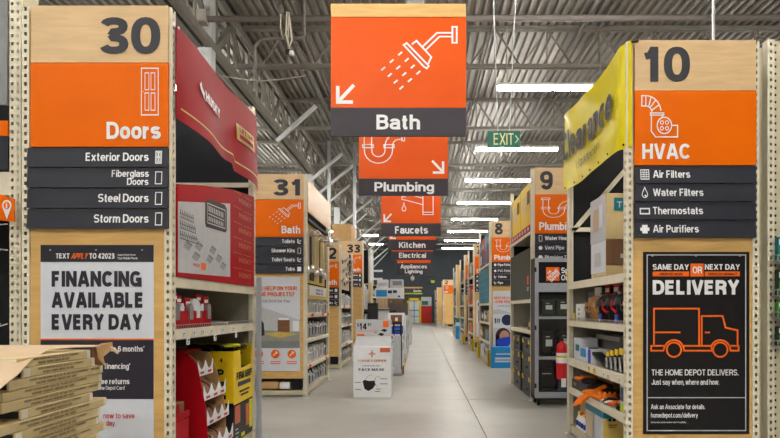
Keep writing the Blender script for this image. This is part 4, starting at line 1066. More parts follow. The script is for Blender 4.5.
# lower shelf: red tray of packs, clear dome, steel plate; wire lip and tags
m = MB()
for k in range(46): y = D30 + 0.10 + k * (E30 - D30 - 0.2) / 45; m.box(X30 - 0.008, y - 0.003, 1.29, X30 - 0.004, y + 0.003, 1.325)
m.box(X30 - 0.010, D30 + 0.09, 1.320, X30 - 0.003, E30 - 0.09, 1.326)
obj('shelf_lip', m, 'brushed', R30)
t = thing('red_tray', 'red cardboard tray of red packs on the left lower shelf', 'tray', (X30 - 0.2, 5.05, 1.29))
m = MB(); x0, x1, y0, y1, z0, zt = X30 - 0.42, X30 - 0.03, 4.64, 5.50, 1.292, 1.43
m.box(x0, y0, z0, x1, y1, z0 + 0.006); m.box(x0, y0, z0, x0 + 0.005, y1, zt + 0.05); m.box(x0, y0, z0, x1, y0 + 0.005, zt); m.box(x0, y1 - 0.005, z0, x1, y1, zt)
obj('body', m, 'red_card', t)
for (a, b, h) in ((y0, y0 + 0.34, zt), (y0 + 0.36, y0 + 0.50, zt), (y0 + 0.62, y1, zt), (y0 + .5, y0 + .62, zt - .06)):
    m = MB(); m.box(x1 - 0.006, a, z0, x1, b, h); obj('front_panel', m, 'red_card', t)
for a in (y0 + 0.35, y0 + 0.61): m = MB(); m.box(x0, a - 0.003, z0, x1, a + 0.003, zt); obj('partition', m, 'cardboard', t)
for i, y in enumerate((4.72, 4.86, 5.00, 5.30, 5.42)):
    x = X30 - 0.05 - 0.02 * (i % 2); zz = 1.575 - 0.02 * (i % 3)
    t = thing('blister_pack', 'red carded blister pack in the red tray, %s from the near post' % ('first', 'second', 'third', 'fourth', 'last')[i], 'package', (x, y, 1.30), 'packs in the red tray')
    m = MB(); m.cbox(x - 0.012, y - 0.062, 1.30, x, y + 0.062, zz, 0.003); obj('card', m, 'red_card', t)
    m = MB(); m.poly(SIDE(x, -1), [(y - .035, 1.36), (y + .035, 1.36), (y + .04, 1.46), (y + .02, 1.49), (y - .02, 1.49), (y - .04, 1.46)], 0.001, 0.03); obj('blister', m, 'clear_plastic' if i % 2 else 'brushed', t)
    m = MB(); m.rect(SIDE(x, -1), y - .045, zz - .055, y + .045, zz - .03, 0.003); obj('print', m, 'print_white', t)
t = thing('clear_dome_pack', 'clear rounded plastic pack standing in the red tray', 'package', (X30 - 0.07, 5.13, 1.30))
m = MB(); pts = [(5.03, 1.31), (5.25, 1.31), (5.27, 1.43), (5.24, 1.50), (5.19, 1.53), (5.10, 1.53), (5.05, 1.50), (5.02, 1.43)]
m.poly(SIDE(X30 - 0.09, -1), pts, 0.0, 0.05); obj('shell', m, 'clear_plastic', t)
m = MB(); m.poly(SIDE(X30 - 0.04, -1), [(5.08, 1.33), (5.20, 1.33), (5.20, 1.37), (5.15, 1.40), (5.08, 1.38)], 0.001, 0.004); obj('insert', m, 'print_white', t)
t = thing('steel_plate', 'flat steel plate tool lying on the left lower shelf', 'tool', (X30 - 0.2, 5.9, 1.292))
m = MB(); m.lathe((X30 - 0.18, 5.95, 1.292), [(0.14, 0), (0.15, 0.01), (0.15, 0.025), (0.10, 0.035), (0.02, 0.04)], 20); obj('disc', m, 'brushed', t)
m = MB(); m.cbox(X30 - 0.24, 5.62, 1.292, X30 - 0.14, 5.82, 1.32, 0.006); obj('handle', m, 'charcoal', t)
price_tags('small white price tag clipped on the left lower shelf edge', 'price tags on left shelf edge', -1, X30 - 0.004, [4.78, 5.0, 5.2, 5.42, 5.72, 6.05, 6.4], 1.225)
price_tags('white price tag hanging below the left lower shelf edge', 'hanging tags on left shelf edge', -1, X30, [4.86, 5.5, 6.12], 1.165, 0.06, 0.055)

# red dispenser with rows of white trays
dy0, dy1, dx0, dx1 = 5.26, 5.87, X30 - 0.62, X30 + 0.03
t = thing('tray_dispenser', 'red cardboard floor dispenser with stepped white trays of brown boxes', 'display', ((dx0 + dx1) / 2, 5.5, 0.12))
q = Pl((0, dy0, 0), (1, 0, 0), (0, 0, 1), (0, -1, 0))
m = MB(); m.poly(q, [(dx0, 0.12), (dx1 + 0.01, 0.12), (dx1 - 0.03, 0.62), (dx1 - 0.10, 0.98), (dx1 - 0.18, 1.07), (dx0, 1.09)], -0.008, 0.008); obj('side_panel', m, 'red_card', t)
q2 = Pl((0, dy1, 0), (1, 0, 0), (0, 0, 1), (0, -1, 0))
m = MB(); m.poly(q2, [(dx0, 0.12), (dx1 - 0.05, 0.12), (dx1 - 0.05, 0.50), (dx1 - 0.08, 0.66), (dx1 - 0.13, 0.86), (dx1 - 0.21, 1.04), (dx0, 1.10)], -0.008, 0.008); obj('side_panel', m, 'cardboard', t)
m = MB(); m.box(dx0, dy0, 0.12, dx0 + 0.01, dy1, 1.09); m.box(dx0, dy0, 1.06, dx1 - 0.28, dy1, 1.075); obj('back_panel', m, 'red_card', t)
for k, (xx, z) in enumerate(((dx1 - 0.10, 0.87), (dx1 - 0.05, 0.66), (dx1 - 0.02, 0.45), (dx1 + 0.02, 0.24))):
    nb = 3 if k else 2
    yy0, yy1 = dy0 + 0.012, dy1 - (0.012 if k else 0.22)
    q = SIDE(xx, -1); wv = (yy1 - yy0) / nb; pts = [(yy0, z), (yy1, z)]
    for i in range(nb, 0, -1):
        b = yy0 + i * wv; pts += [(b, z + 0.13), (b - wv * .25, z + 0.07), (b - wv * .5, z + 0.045), (b - wv * .75, z + 0.07)]
    pts.append((yy0, z + 0.13))
    m = MB(); m.poly(q, pts, 0.0, 0.005); m.box(xx - 0.34, yy0, z - 0.004, xx, yy1, z); tr_ = obj('tray', m, 'white_card', t)
    m = MB()
    for i in range(nb): m = MB(); m.rect(q, yy0 + (i + .25) * wv, z + 0.012, yy0 + (i + .75) * wv, z + 0.035, 0.007); obj('red_print', m, 'ink_red', tr_)
    for i in range(nb):
        m = MB(); a = yy0 + i * wv; m.hexa([(xx - 0.30, a + .02, z), (xx - 0.02, a + .02, z), (xx - 0.02, a + wv - .02, z), (xx - 0.30, a + wv - .02, z), (xx - 0.30, a + .02, z + 0.2), (xx - 0.10, a + .02, z + 0.10), (xx - 0.10, a + wv - .02, z + 0.10), (xx - 0.30, a + wv - .02, z + 0.2)])
        obj('brown_box', m, 'brown', t)
t = thing('red_bin', 'red cardboard bin of striped boxes at the foot of left rack', 'bin', (X30 - 0.3, 4.85, 0.12))
m = MB(); x0, x1, y0, y1, zt = X30 - 0.7, X30 - 0.03, 4.64, 4.97, 0.64
m.box(x0, y0, 0.12, x1, y1, 0.13); m.box(x0, y0, 0.12, x1, y0 + 0.006, zt - .1); m.box(x0, y1 - 0.006, 0.12, x1, y1, zt); m.box(x0, y0, 0.12, x0 + 0.006, y1, zt); obj('body', m, 'red_card', t)
m = MB(); m.box(x1 - 0.006, y0, 0.12, x1, y1, zt - 0.06); m.box(x1 - 0.006, y0, zt - .05, x1 + 0.004, y1, zt); obj('front_panel', m, 'red_card', t)
for i in range(4):
    carton('brown striped box standing upright in the red bin', x1 - 0.14 - 0.14 * i, 4.67, 0.135, x1 - 0.03 - 0.14 * i, 4.95, 0.71 - 0.02 * (i % 2), 'brown', 'box', 'boxes in the red bin', prints=(('n', 0.35, 0.0, 0.6, 1.0, 'red_card'), ('a', 0.4, 0, 0.6, 1, 'red_card')), s=-1)

# yellow glove display
t = thing('glove_display', 'yellow cardboard floor display full of work gloves', 'display', (X30 - 0.3, 6.42, 0.12))
x0, x1, y0, y1 = X30 - 0.66, X30 - 0.01, 6.08, 6.76
m = MB(); m.box(x0, y0, 0.12, x1, y0 + 0.008, 0.52); m.box(x1 - 0.008, y0, 0.12, x1, y1, 0.50); m.box(x0, y1 - 0.008, 0.12, x1, y1, 0.5); m.box(x0, y0, 0.48, x1, y1, 0.5); obj('lower_body', m, 'charcoal', t)
m = MB(); m.box(x0, y0 - 0.006, 0.52, x1, y0, 1.03); m.box(x0, y1, 0.5, x1, y1 + 0.006, 1.07); m.box(x0, y0, 0.5, x0 + 0.006, y1, 1.05)
q = SIDE(x1, -1)
m.poly(q, [(y0, 0.5), (y1, 0.5), (y1, 1.04), (6.72, 1.04), (6.68, 0.86), (6.32, 0.84), (6.29, 1.03), (y0, 1.03)], 0.0, 0.006); obj('yellow_bin', m, 'yellow_card', t)
m = MB(); tr(m, q, 'FIRM GRIP', 6.16, 0.815, 6.70, 0.735, 0.009, 0.24); m.rect(q, 6.25, 0.60, 6.62, 0.62, 0.009); m.rect(q, 6.3, 0.56, 6.58, 0.58, 0.009)
qn = FRONT(x0, y0 - 0.006, 0.5); tr(m, qn, 'FIRM GRIP', 0.04, 0.36, 0.56, 0.27, 0.003, 0.24); m.rect(qn, 0.40, 0.06, 0.58, 0.10, 0.003); obj('lettering', m, 'ink_black', t)
m = MB(); m.rect(q, 6.2, 0.665, 6.66, 0.71, 0.009); m.rect(qn, 0.36, 0.19, 0.58, 0.235, 0.003); obj('purple_strip', m, 'navy', t)
for pr in ((q, 6.12, 0.30, 6.30, 0.48, 0.004), (q, 6.50, 0.22, 6.62, 0.45, 0.004), (qn, 0.40, -0.30, 0.50, -0.04, 0.010)): m = MB(); m.rect(*pr); obj('glove_picture', m, 'copper_print', t)
for pr in ((q, 6.63, 0.18, 6.74, 0.48, 0.004), (q, 6.33, 0.14, 6.46, 0.18, 0.005)): m = MB(); m.rect(*pr); obj('glove_picture', m, 'glove_yellow', t)
m = MB(); m.rect(q, 6.14, 0.24, 6.22, 0.25, 0.004); m.rect(q, 6.14, 0.20, 6.25, 0.21, 0.004); m.rect(q, 6.14, 0.16, 6.22, 0.17, 0.004); obj('fine_print', m, 'print_white', t)
m = MB(); m.box(x0 + .01, y0 + .01, 0.80, x1 - .01, y1 - .01, 0.84); obj('inner_floor', m, 'charcoal', t)
for i in range(12):
    c = (x0 + 0.15 + 0.12 * (i % 4), 6.22 + 0.17 * (i // 4), 0.94 + 0.05 * (i % 3))
    glove('work_glove', 'dark work glove lying in the yellow display' if i % 3 else 'yellow and black work glove lying in the yellow display', c, 0.7 * i, 1.5, 'black_plastic' if i % 3 else 'glove_yellow', 'dark gloves in the yellow display' if i % 3 else 'yellow gloves in the yellow display')
glove('work_glove', 'bright yellow glove on top in the corner of the yellow display', (x1 - 0.16, 6.30, 1.06), 1.2, 1.5, 'glove_yellow')
# grey pole at the far post and yellow sticker
t = thing('edge_pole', 'grey plastic pole at the far post of the left rack', 'pole', (X30 + 0.03, 6.9, 0.0))
m = MB(); m.cbox(X30 + 0.005, 6.86, 0.02, X30 + 0.05, 6.93, 1.80, 0.008); obj('shaft', m, 'grey_frame', t)
m = MB(); m.cbox(X30 - 0.01, 6.86, 0.0, X30 + 0.12, 7.0, 0.02, 0.005); obj('foot', m, 'grey_frame', t)
# ------------------------------------------------------------ right foreground bay
YR = lambda px: X10 * FPX / (px - VX)
bx = X10 - 0.012
def cb(u, v):    # u from the far end (0) to the near end (1), v from top to bottom
    y = 7.19 - 2.10 * u; zt = 3.69 - 0.03 * u - 0.05 * math.sin(math.pi * u) ; zb = 2.80 - 0.02 * u
    z = zt + (zb - zt) * v
    fold = 0.014 * math.sin(6.5 * u + 2.5 * v) + 0.010 * math.sin(15 * u - 7 * v + 1.0) * (1 - u)
    k = max(0.0, (u - 0.93) / 0.07)
    return Vector((bx - 0.018 - fold * (1 - k) + 0.06 * k, y, z))
def cb_o(u, v, off): return cb(u, v) + Vector((-off, 0, 0))
t = thing('clearance_banner', 'bright yellow clearance banner strung along the right rack top', 'banner', (bx, 6.3, 2.8))
m = MB(); m.grid(cb, 48, 14, 0.004); obj('sheet', m, 'banner_yellow', t)
m = MB(); trect(m, lambda a, b, o: cb_o(0.02 + 0.86 * a, 0.27 + 0.36 * b, o), 'Clearance', 0.024, 0.22); obj('lettering', m, 'ink_black', t)
m = MB(); trect(m, lambda a, b, o: cb_o(0.26 + 0.42 * a, 0.72 + 0.13 * b, o), 'Liquidacion', 0.016, 0.08); obj('small_lettering', m, 'ink_grey', t)
for k in range(7):
    p = cb(0.04 + 0.92 * k / 6, 0.96); m = MB(); m.tube([p + Vector((0.006, 0, 0)), p + Vector((-0.008, 0, 0))], 0.010, 8); obj('grommet', m, 'charcoal', t)
for u in (0.004, 0.996):
    p = cb(u, 0.02); m = MB(); m.tube([p, p + Vector((0.06, 0, 0.01))], 0.012, 6); obj('tie', m, 'charcoal', t)

t = carton('tan toilet carton, upper of two on the right shelf', X10 + 0.03, 5.80, 2.095, X10 + 0.56, 6.32, 2.53, 'carton_tan', prints=(('a', 0.0, 0.0, 1.0, 1.0, 'pale_grey'), ('n', 0.14, 0.62, 0.95, 0.90, 'teal'), ('a', .2, .25, .55, .75, 'kraft'), ('a', .62, .3, .85, .8, 'poster_white')), tape='cardboard')
m = MB(); q = FRONT(X10 + .03, 5.80, 2.095); m.rect(q, 0.10, 0.345, 0.15, 0.355, 0.008); m.rect(q, 0.12, 0.30, 0.13, 0.345, 0.008); m.rect(q, 0.17, 0.30, 0.40, 0.335, 0.008); obj('strip_mark', m, 'pale_grey', t)
carton('printed bathroom carton, lower of two on the right shelf', X10 + 0.03, 5.80, 1.755, X10 + 0.56, 6.30, 2.09, 'carton_tan', prints=(('a', 0.0, 0.12, 1.0, 1.0, 'poster_white'), ('n', 0.0, 0.30, 1.0, 1.0, 'wood_dark'), ('n', 0.25, 0.5, 0.75, 0.62, 'pale_grey'), ('a', .3, .3, .7, .7, 'pale_grey')))
m = MB(); m.cbox(X10 - 0.008, 7.15, 1.80, X10 - 0.001, 7.21, 1.88, 0.001); obj('caution_sticker', m, 'yellow_card', R10)

# second shelf: tool pouches, knee pads
def pouch(label, y, w, h, mt, strap, card):
    x = X10 + 0.06; z = 1.312
    t = thing('tool_pouch', label, 'tool pouch', (x + 0.08, y, z), 'tool pouches on the right shelf')
    m = MB(); m.grid(lambda a, b: (x + 0.10 - 0.09 * math.sin(math.pi * a) * (0.6 + 0.4 * math.sin(math.pi * b)), y + (a - .5) * w * (0.75 + 0.25 * b), z + h * b), 8, 6)
    m.grid(lambda a, b: (x + 0.10 + 0.05 * math.sin(math.pi * a), y + (a - .5) * w * (0.75 + 0.25 * b), z + h * b), 8, 3); obj('pocket', m, mt, t)
    m = MB(); m.grid(lambda a, b: (x + 0.085 - 0.11 * math.sin(math.pi * a) * b ** .5, y + (a - .5) * w * .85, z + h * (1.02 - .42 * b)), 8, 4, 0.006); obj('flap', m, mt, t)
    m = MB(); m.tube([(x - 0.005, y - w * .3, z + h * .35), (x - 0.03, y, z + h * .5), (x - 0.005, y + w * .3, z + h * .75)], 0.012, 6); obj('strap', m, strap, t)
    m = MB(); m.cbox(x + 0.10, y - w * .4, z + h, x + 0.106, y + w * .4, z + h + 0.10, 0.001); hc = obj('header_card', m, card, t)
    m = MB(); m.rect(SIDE(x + 0.10, 1), -y - w * .3, z + h + .03, -y + w * .25, z + h + .07, 0.002); obj('print', m, 'print_white', hc)
pouch('black tool pouch with red strap nearest the aisle 10 sign', 5.36, 0.24, 0.27, 'leather', 'black_plastic', 'red_card')
pouch('black tool pouch with red strap, second from the aisle 10 sign', 5.62, 0.24, 0.28, 'black_plastic', 'red_card', 'red_card')
pouch('black tool pouch, third from the aisle 10 sign', 5.90, 0.24, 0.27, 'black_plastic', 'red_card', 'ink_red')
pouch('black and tan tool pouch in the middle of the right shelf', 6.18, 0.22, 0.27, 'black_plastic', 'leather', 'red_card')
pouch('tan leather tool pouch beside the white green card', 6.52, 0.30, 0.26, 'leather', 'leather', 'print_white')
for i, (y, mt) in enumerate(((5.30, 'black_plastic'), (5.50, 'leather'), (5.76, 'black_plastic'), (6.04, 'brown'), (6.32, 'charcoal'))):
    t = thing('knee_pad', ('black knee pad behind the pouches nearest the sign board', 'tan leather knee pad behind the pouches', 'black knee pad behind the middle pouches', 'brown knee pad behind the middle pouches', 'dark grey knee pad behind the pouches at far side')[i], 'knee pad', (X10 + .25, y, 1.312), 'knee pads on the right shelf')
    m = MB(); m.grid(lambda a, b: (X10 + .26 - .07 * math.sin(math.pi * a) * math.sin(math.pi * b), y + (a - .5) * .22, 1.312 + .33 * b), 8, 8, .02); obj('pad', m, mt, t)
    m = MB(); m.grid(lambda a, b: (X10 + .20 - .045 * math.sin(math.pi * a) * math.sin(math.pi * b), y + (a - .5) * .14, 1.40 + .17 * b), 6, 6, .01); obj('cap', m, ('charcoal', 'black_plastic', 'red_card', 'black_plastic', 'pale_grey')[i], t)
    m = MB(); m.tube([(X10 + .24, y - .11, 1.52), (X10 + .15, y - .04, 1.58), (X10 + .15, y + .05, 1.60), (X10 + .24, y + .11, 1.62)], .012, 6); obj('strap', m, ('red_card', 'black_plastic', 'print_white', 'red_card', 'leather')[i], t)
carton('tall black box at the back of the pouch shelf', X10 + 0.25, 6.50, 1.312, X10 + 0.5, 6.75, 1.66, 'black_plastic', name='black_box', prints=(('a', 0.1, 0.2, 0.9, 0.8, 'charcoal'),))
carton('grey printed box at far end of the pouch shelf', X10 + 0.2, 6.80, 1.312, X10 + 0.45, 7.06, 1.64, 'mid_grey', prints=(('a', 0.1, 0.3, 0.9, 0.8, 'pale_grey'),))
t = carton('white card pack with green dots on the pouch shelf', X10 + 0.05, 6.78, 1.312, X10 + 0.10, 7.0, 1.50, 'print_white', 'package', name='card_pack')
m = MB()
for k in range(3): m.disc(SIDE(X10 + 0.05, 1), -6.86, 1.34 + 0.05 * k, 0.035, 0.015, 0.003, 10)
obj('green_dot', m, 'leaf_green', t)
for i, y in enumerate((5.25, 5.52, 6.02, 7.06)):
    t = thing('price_card', ('yellow', 'blue', 'blue', 'yellow')[i] + ' price card under the pouches, %s' % ('nearest the sign board', 'second from the sign board', 'in the middle', 'at the far end')[i], 'price card', (X10 + .04, y, 1.312), 'price cards under the pouches')
    m = MB(); m.cbox(X10 + 0.035, y - 0.04, 1.312, X10 + 0.045, y + 0.04, 1.40, 0.002); obj('card', m, ('yellow_card', 'royal_blue', 'royal_blue', 'yellow_card')[i], t)
    m = MB(); m.rect(SIDE(X10 + .035, 1), -y - .025, 1.33, -y + .02, 1.35, 0.002); obj('print', m, 'print_white', t)
m = MB()
for k in range(46): y = D10 + 0.1 + k * (E10 - D10 - 0.2) / 45; m.box(X10 + 0.004, y - 0.003, 1.31, X10 + 0.008, y + 0.003, 1.345)
m.box(X10 + 0.003, D10 + 0.09, 1.340, X10 + 0.010, E10 - 0.09, 1.346)
obj('shelf_lip', m, 'brushed', R10)
m = MB()
for k in range(30): y = D10 + 0.1 + k * (E10 - D10 - 0.2) / 29; m.box(X10 + 0.03, y - 0.004, 1.747, X10 + 0.6, y + 0.004, 1.753)
obj('wire_deck', m, 'brushed', R10)

# third shelf: white and blue boxes, long grey cartons, black carded tools
carton('long grey carton at the back of the third right shelf', X10 + 0.30, 5.7, 0.882, X10 + 0.5, 7.0, 1.11, 'mid_grey', prints=(('a', 0.55, 0.4, 0.62, 0.7, 'navy'),))
carton('thin pale carton on top of the long grey carton', X10 + 0.28, 6.2, 1.115, X10 + 0.5, 7.0, 1.16, 'pale_grey')
carton('white box with blue print at far end of third right shelf', X10 + 0.05, 6.82, 0.882, X10 + 0.25, 7.10, 1.12, 'poster_white', prints=(('a', 0.3, 0.4, 0.9, 0.7, 'teal'), ('n', 0.1, .2, .6, .5, 'navy')))
carton('white and bright blue box in front on the third right shelf', X10 + 0.04, 6.35, 0.882, X10 + 0.22, 6.80, 1.03, 'poster_white', prints=(('a', 0.75, 0.0, 1.0, 1.0, 'royal_blue'), ('a', 0.1, 0.35, 0.6, 0.95, 'bright_blue'), ('n', 0, 0, 1, 1, 'poster_white')))
t = thing('pry_bar', 'black flat pry tool lying on the third right shelf', 'tool', (X10 + .2, 6.2, 0.885))
m = MB(); m.hexa([(X10 + .05, 5.9, .885), (X10 + .05, 6.5, .885 + .13), (X10 + .15, 6.5, .885 + .13), (X10 + .15, 5.9, .885), (X10 + .05, 5.9, .91), (X10 + .05, 6.5, .91 + .13), (X10 + .15, 6.5, .91 + .13), (X10 + .15, 5.9, .91)]); obj('blade', m, 'black_plastic', t)
m = MB(); m.cbox(X10 + .04, 5.78, .885, X10 + .16, 5.92, .935, .01); obj('handle', m, 'charcoal', t)
def carded_tool(label, y, h):
    x = X10 + 0.05
    t = thing('carded_tool', label, 'package', (x, y, 0.882), 'carded tools on the third right shelf')
    m = MB(); m.cbox(x, y - 0.05, 0.882, x + 0.12, y + 0.05, 0.882 + h, 0.008); obj('card', m, 'black_plastic', t)
    m = MB(); m.cbox(x - 0.012, y - 0.04, 0.882 + h * .68, x - 0.001, y + 0.04, 0.882 + h * .92, 0.003); obj('yellow_header', m, 'yellow_card', t)
    m = MB(); m.tube([(x - 0.015, y - 0.02, 0.90), (x - 0.015, y + 0.015, 0.89 + h * .55)], 0.012, 6); m.tube([(x - 0.012, y + 0.03, 0.90), (x - 0.012, y - .01, 0.89 + h * .4)], 0.010, 6); obj('tool', m, 'brushed', t)
for i, y in enumerate((5.27, 5.40, 5.53, 5.66, 5.79)):
    carded_tool('black carded hand tool with yellow header, %s from the aisle 10 sign board' % ('first', 'second', 'third', 'fourth', 'fifth')[i], y, 0.26 - 0.02 * i)
price_tags('yellow price tag on the third right shelf edge', 'yellow tags on the right shelf edge', 1, X10 + 0.004, [6.08, 6.28], 0.815, 0.06, 0.05, 'yellow_card')
price_tags('small white price tag on the third right shelf edge', 'white tags on the right shelf edge', 1, X10 + 0.004, [5.30, 5.62, 5.76], 0.81, 0.045, 0.045)
# fourth shelf
carton('brown carton at the back of the fourth right shelf', X10 + 0.31, 6.5, 0.552, X10 + 0.6, 7.1, 0.74, 'cardboard')
carton('flat dark grey box on the fourth right shelf', X10 + 0.03, 6.45, 0.552, X10 + 0.30, 7.10, 0.655, 'charcoal', prints=(('a', 0.1, 0.3, 0.3, 0.7, 'mid_grey'),))
for i, (y, z, a, dr, up) in enumerate(((6.66, 0.685, 1.3, 0.0, 0.0), (6.36, 0.60, 3.1, 1.5, -0.5), (6.12, 0.58, 2.2, 0.1, 0.15), (5.92, 0.585, 1.4, 0.0, 0.1))):
    glove('orange_glove', ('orange work glove lying on the flat grey box', 'orange work glove drooping over the fourth right shelf edge', 'orange work glove beside the drooping one', 'orange work glove nearest the green pack')[i], (X10 + 0.10, y, z), a, 1.75, 'glove_orange', 'orange gloves on the right rack', dr, up)
for i, (y, mt) in enumerate(((5.78, 'print_white'), (5.64, 'ink_orange'), (5.52, 'black_plastic'))):
    glove('carded_glove', ('white', 'orange', 'black')[i] + ' palm glove in the heap near the green pack', (X10 + 0.13, y, 0.575), 2.2 - 0.6 * i, 1.35, mt, 'palm gloves on the right rack')
carton('clear and green hanging pack at near end of fourth shelf', X10 + 0.04, 5.26, 0.555, X10 + 0.10, 5.42, 0.79, 'pale_grey', 'package', name='green_pack', prints=(('a', 0.0, 0.0, 1.0, 0.3, 'lime'), ('a', 0.15, 0.4, 0.8, 0.9, 'navy'), ('n', 0.3, .1, .8, .9, 'leaf_green')))
# floor of the bay
t = carton('pale carton with blue tape and yellow label at rack foot', X10 + 0.03, 5.90, 0.125, X10 + 0.62, 6.52, 0.455, 'pale_grey', prints=(('a', 0.0, 0.84, 1.0, 1.0, 'teal'), ('n', 0.0, 0.84, 1.0, 1.0, 'teal'), ('n', 0.0, 0.0, 0.32, 0.82, 'gold'), ('a', 0.15, 0.1, 0.5, 0.8, 'kraft')), tape='mid_grey')
q = FRONT(X10 + .03, 5.90, 0.125)
for a in (0.065, 0.105): m = MB(); m.disc(q, a, 0.265, 0.018, 0.014, 0.012, 12); obj('round_mark', m, 'ink_black', t)
m = MB(); m.rect(q, 0.05, 0.21, 0.13, 0.222, 0.012); m.rect(q, 0.055, 0.19, 0.12, 0.198, 0.012); obj('label_mark', m, 'brown', t)
carton('open brown carton standing beside the blue taped carton', X10 + 0.12, 6.60, 0.125, X10 + 0.4, 7.1, 0.46, 'cardboard')
for i in range(4):
    t = thing('spray_bottle', 'small white bottle with purple label at the rack foot', 'bottle', (X10 + .07, 6.62 + .1 * i, .125), 'bottles at the rack foot')
    m = MB(); m.lathe((X10 + .07, 6.62 + .1 * i, .125), [(.035, 0), (.038, .01), (.038, .10), (.02, .13), (.018, .15)], 12); obj('body', m, 'print_white', t)
    m = MB(); m.lathe((X10 + .07, 6.62 + .1 * i, .155), [(.0395, 0), (.0395, .055)], 12); obj('label_wrap', m, 'navy' if i % 2 else 'royal_blue', t)
    m = MB(); m.lathe((X10 + .07, 6.62 + .1 * i, .275), [(.02, 0), (.02, .03)], 10); obj('cap', m, 'yellow_card' if i % 2 else 'ink_red', t)

# ------------------------------------------------------------ aisle 9 rack
for i, (a, b) in enumerate(((9.85, 10.85), (10.9, 11.9))):
    t = carton('tall yellow carton on top of aisle 9 rack, %s' % ('nearer of two' if i == 0 else 'farther of two'), X9 + 0.02, a, 2.80, X9 + 0.8, b, 3.50 - 0.02 * i, 'yellow_card', prints=(('a', 0.15, 0.35, 0.6, 0.75, 'gold'), ('a', 0.65, 0.5, 0.9, 0.8, 'brown')), tape='gold')
t = thing('red_shelf_tray', 'red printed tray under the yellow cartons of aisle 9', 'tray', (X9 + .3, 10.8, 2.685))
m = MB(); m.box(X9 + .005, 9.83, 2.685, X9 + .85, 11.92, 2.795); obj('body', m, 'red_card', t)
m = MB()
for k in range(7): m.rect(SIDE(X9 + .005, 1), -(9.95 + .28 * k + .16), 2.71, -(9.95 + .28 * k), 2.77, 0.004)
obj('print', m, 'pale_grey', t)
t = thing('green_cover', 'dark green cardboard cover closing the aisle 9 shelf', 'cover', (X9, 10.87, 1.605))
m = MB(); m.cbox(X9 - 0.006, 9.83, 1.606, X9 + 0.004, 11.92, 2.42, 0.002); obj('sheet', m, 'dark_green', t)
m = MB(); m.rect(SIDE(X9 - .006, 1), -10.05, 1.84, -9.92, 1.98, 0.004); obj('orange_logo', m, 'ink_orange', t)
m = MB(); tr(m, SIDE(X9 - .006, 1), 'SELF', -10.06, 1.80, -9.91, 1.74, 0.004, 0.2); obj('lettering', m, 'print_white', t)
t = carton('small black case with yellow label on aisle 9 shelf', X9 + 0.03, 9.90, 1.105, X9 + 0.3, 10.2, 1.28, 'black_plastic', 'case', name='black_case', prints=(('a', 0.3, 0.3, 0.7, 0.7, 'yellow_card'),))
def toolbox(label, y0, y1, z0, z1, mt='black_plastic'):
    t = thing('tool_box', label, 'tool box', (X9 + .3, (y0 + y1) / 2, z0), 'stacked black tool boxes')
    m = MB(); m.cbox(X9 + .03, y0, z0, X9 + .55, y1, z1 - .07, .015); obj('body', m, mt, t)
    m = MB(); m.cbox(X9 + .02, y0 - .008, z1 - .07, X9 + .56, y1 + .008, z1, .015); obj('lid', m, 'charcoal', t)
    for a in (y0 + .12 * (y1 - y0), y1 - .2 * (y1 - y0)):
        m = MB(); m.cbox(X9 + .008, a, z1 - .10, X9 + .03, a + .06, z1 - .03, .005); obj('latch', m, 'yellow_plastic', t)
    m = MB(); m.cbox(X9 + .012, (y0 + y1) / 2 - .1, z0 + .1, X9 + .03, (y0 + y1) / 2 + .1, z0 + .14, .004); obj('handle', m, 'charcoal', t)
for i, (a, b) in enumerate(((9.88, 10.8), (10.95, 11.8))):
    w_ = 'near' if i == 0 else 'far'
    toolbox('bottom black tool box of the %s aisle 9 stack' % w_, a, b, 0.0, 0.36)
    toolbox('middle black tool box of the %s aisle 9 stack' % w_, a, b, 0.365, 0.70)
    toolbox('top black tool box of the %s aisle 9 stack' % w_, a + .05, b - .05, 0.705, 0.97)

# glass fronted grey locker in front of aisle 9
LD = 9.28
pl = PX(LD); pb_ = PX(LD + 0.36)
t = thing('display_locker', 'grey glass-front locker with special order header beside fire extinguisher', 'locker', P(567, 405, LD))
xl, xr = P(535, 0, LD).x, P(599, 0, LD).x
zt, zb = P(0, 258, LD).z, 0.09
m = MB(); m.box(xl, LD + 0.34, zb, xr, LD + 0.36, zt); m.box(xl, LD + .02, zt - .02, xr, LD + .36, zt); m.box(xl, LD + .02, zb, xr, LD + .36, zb + .05); m.box(xl, LD + .02, zb, xl + .02, LD + .36, zt); m.box(xr - .02, LD + .02, zb, xr, LD + .36, zt); obj('cabinet', m, 'charcoal', t)
for (a0, b0, a1, b1) in ((535, 258, 538.5, 398), (596, 258, 599, 398), (538.5, 258, 596, 262), (538.5, 283, 596, 292), (538.5, 316.5, 596, 319), (538.5, 356.5, 596, 359.5), (538.5, 392, 596, 398)):
    m = MB(); m.pbox(pl, a0, b0, a1, b1, -0.02, 0.012); obj('frame_bar', m, 'grey_frame', t)
m = MB(); m.pbox(pl, 538.5, 262, 596, 283, -0.02, 0.0); hd = obj('header', m, 'poster_black', t)
m = MB(); m.rect(pl, 546, 267.2, 559.3, 280.8, 0.004); lg = obj('logo', m, 'ink_orange', hd)
m = MB()
for k, (wd_, o) in enumerate((('THE', -3.6), ('HOME', 0), ('DEPOT', 3.9))):
    ca, sa = math.cos(math.radians(-42)), math.sin(math.radians(-42)); L_ = (4.5, 13, 12.5)[k]; h_ = (2.2, 3.6, 3.0)[k]
    def fn(s, v, o_, L_=L_, h_=h_, o=o, k=k):
        a = (s - .5) * L_ + (-1.5 if k == 0 else 0); b = (v - .5) * h_ + o
        return pl(552.6 + a * ca - b * sa, 274 + a * sa + b * ca, o_)
    trect(m, fn, wd_, 0.008, 0.22)
obj('logo_lettering', m, 'print_white', hd)
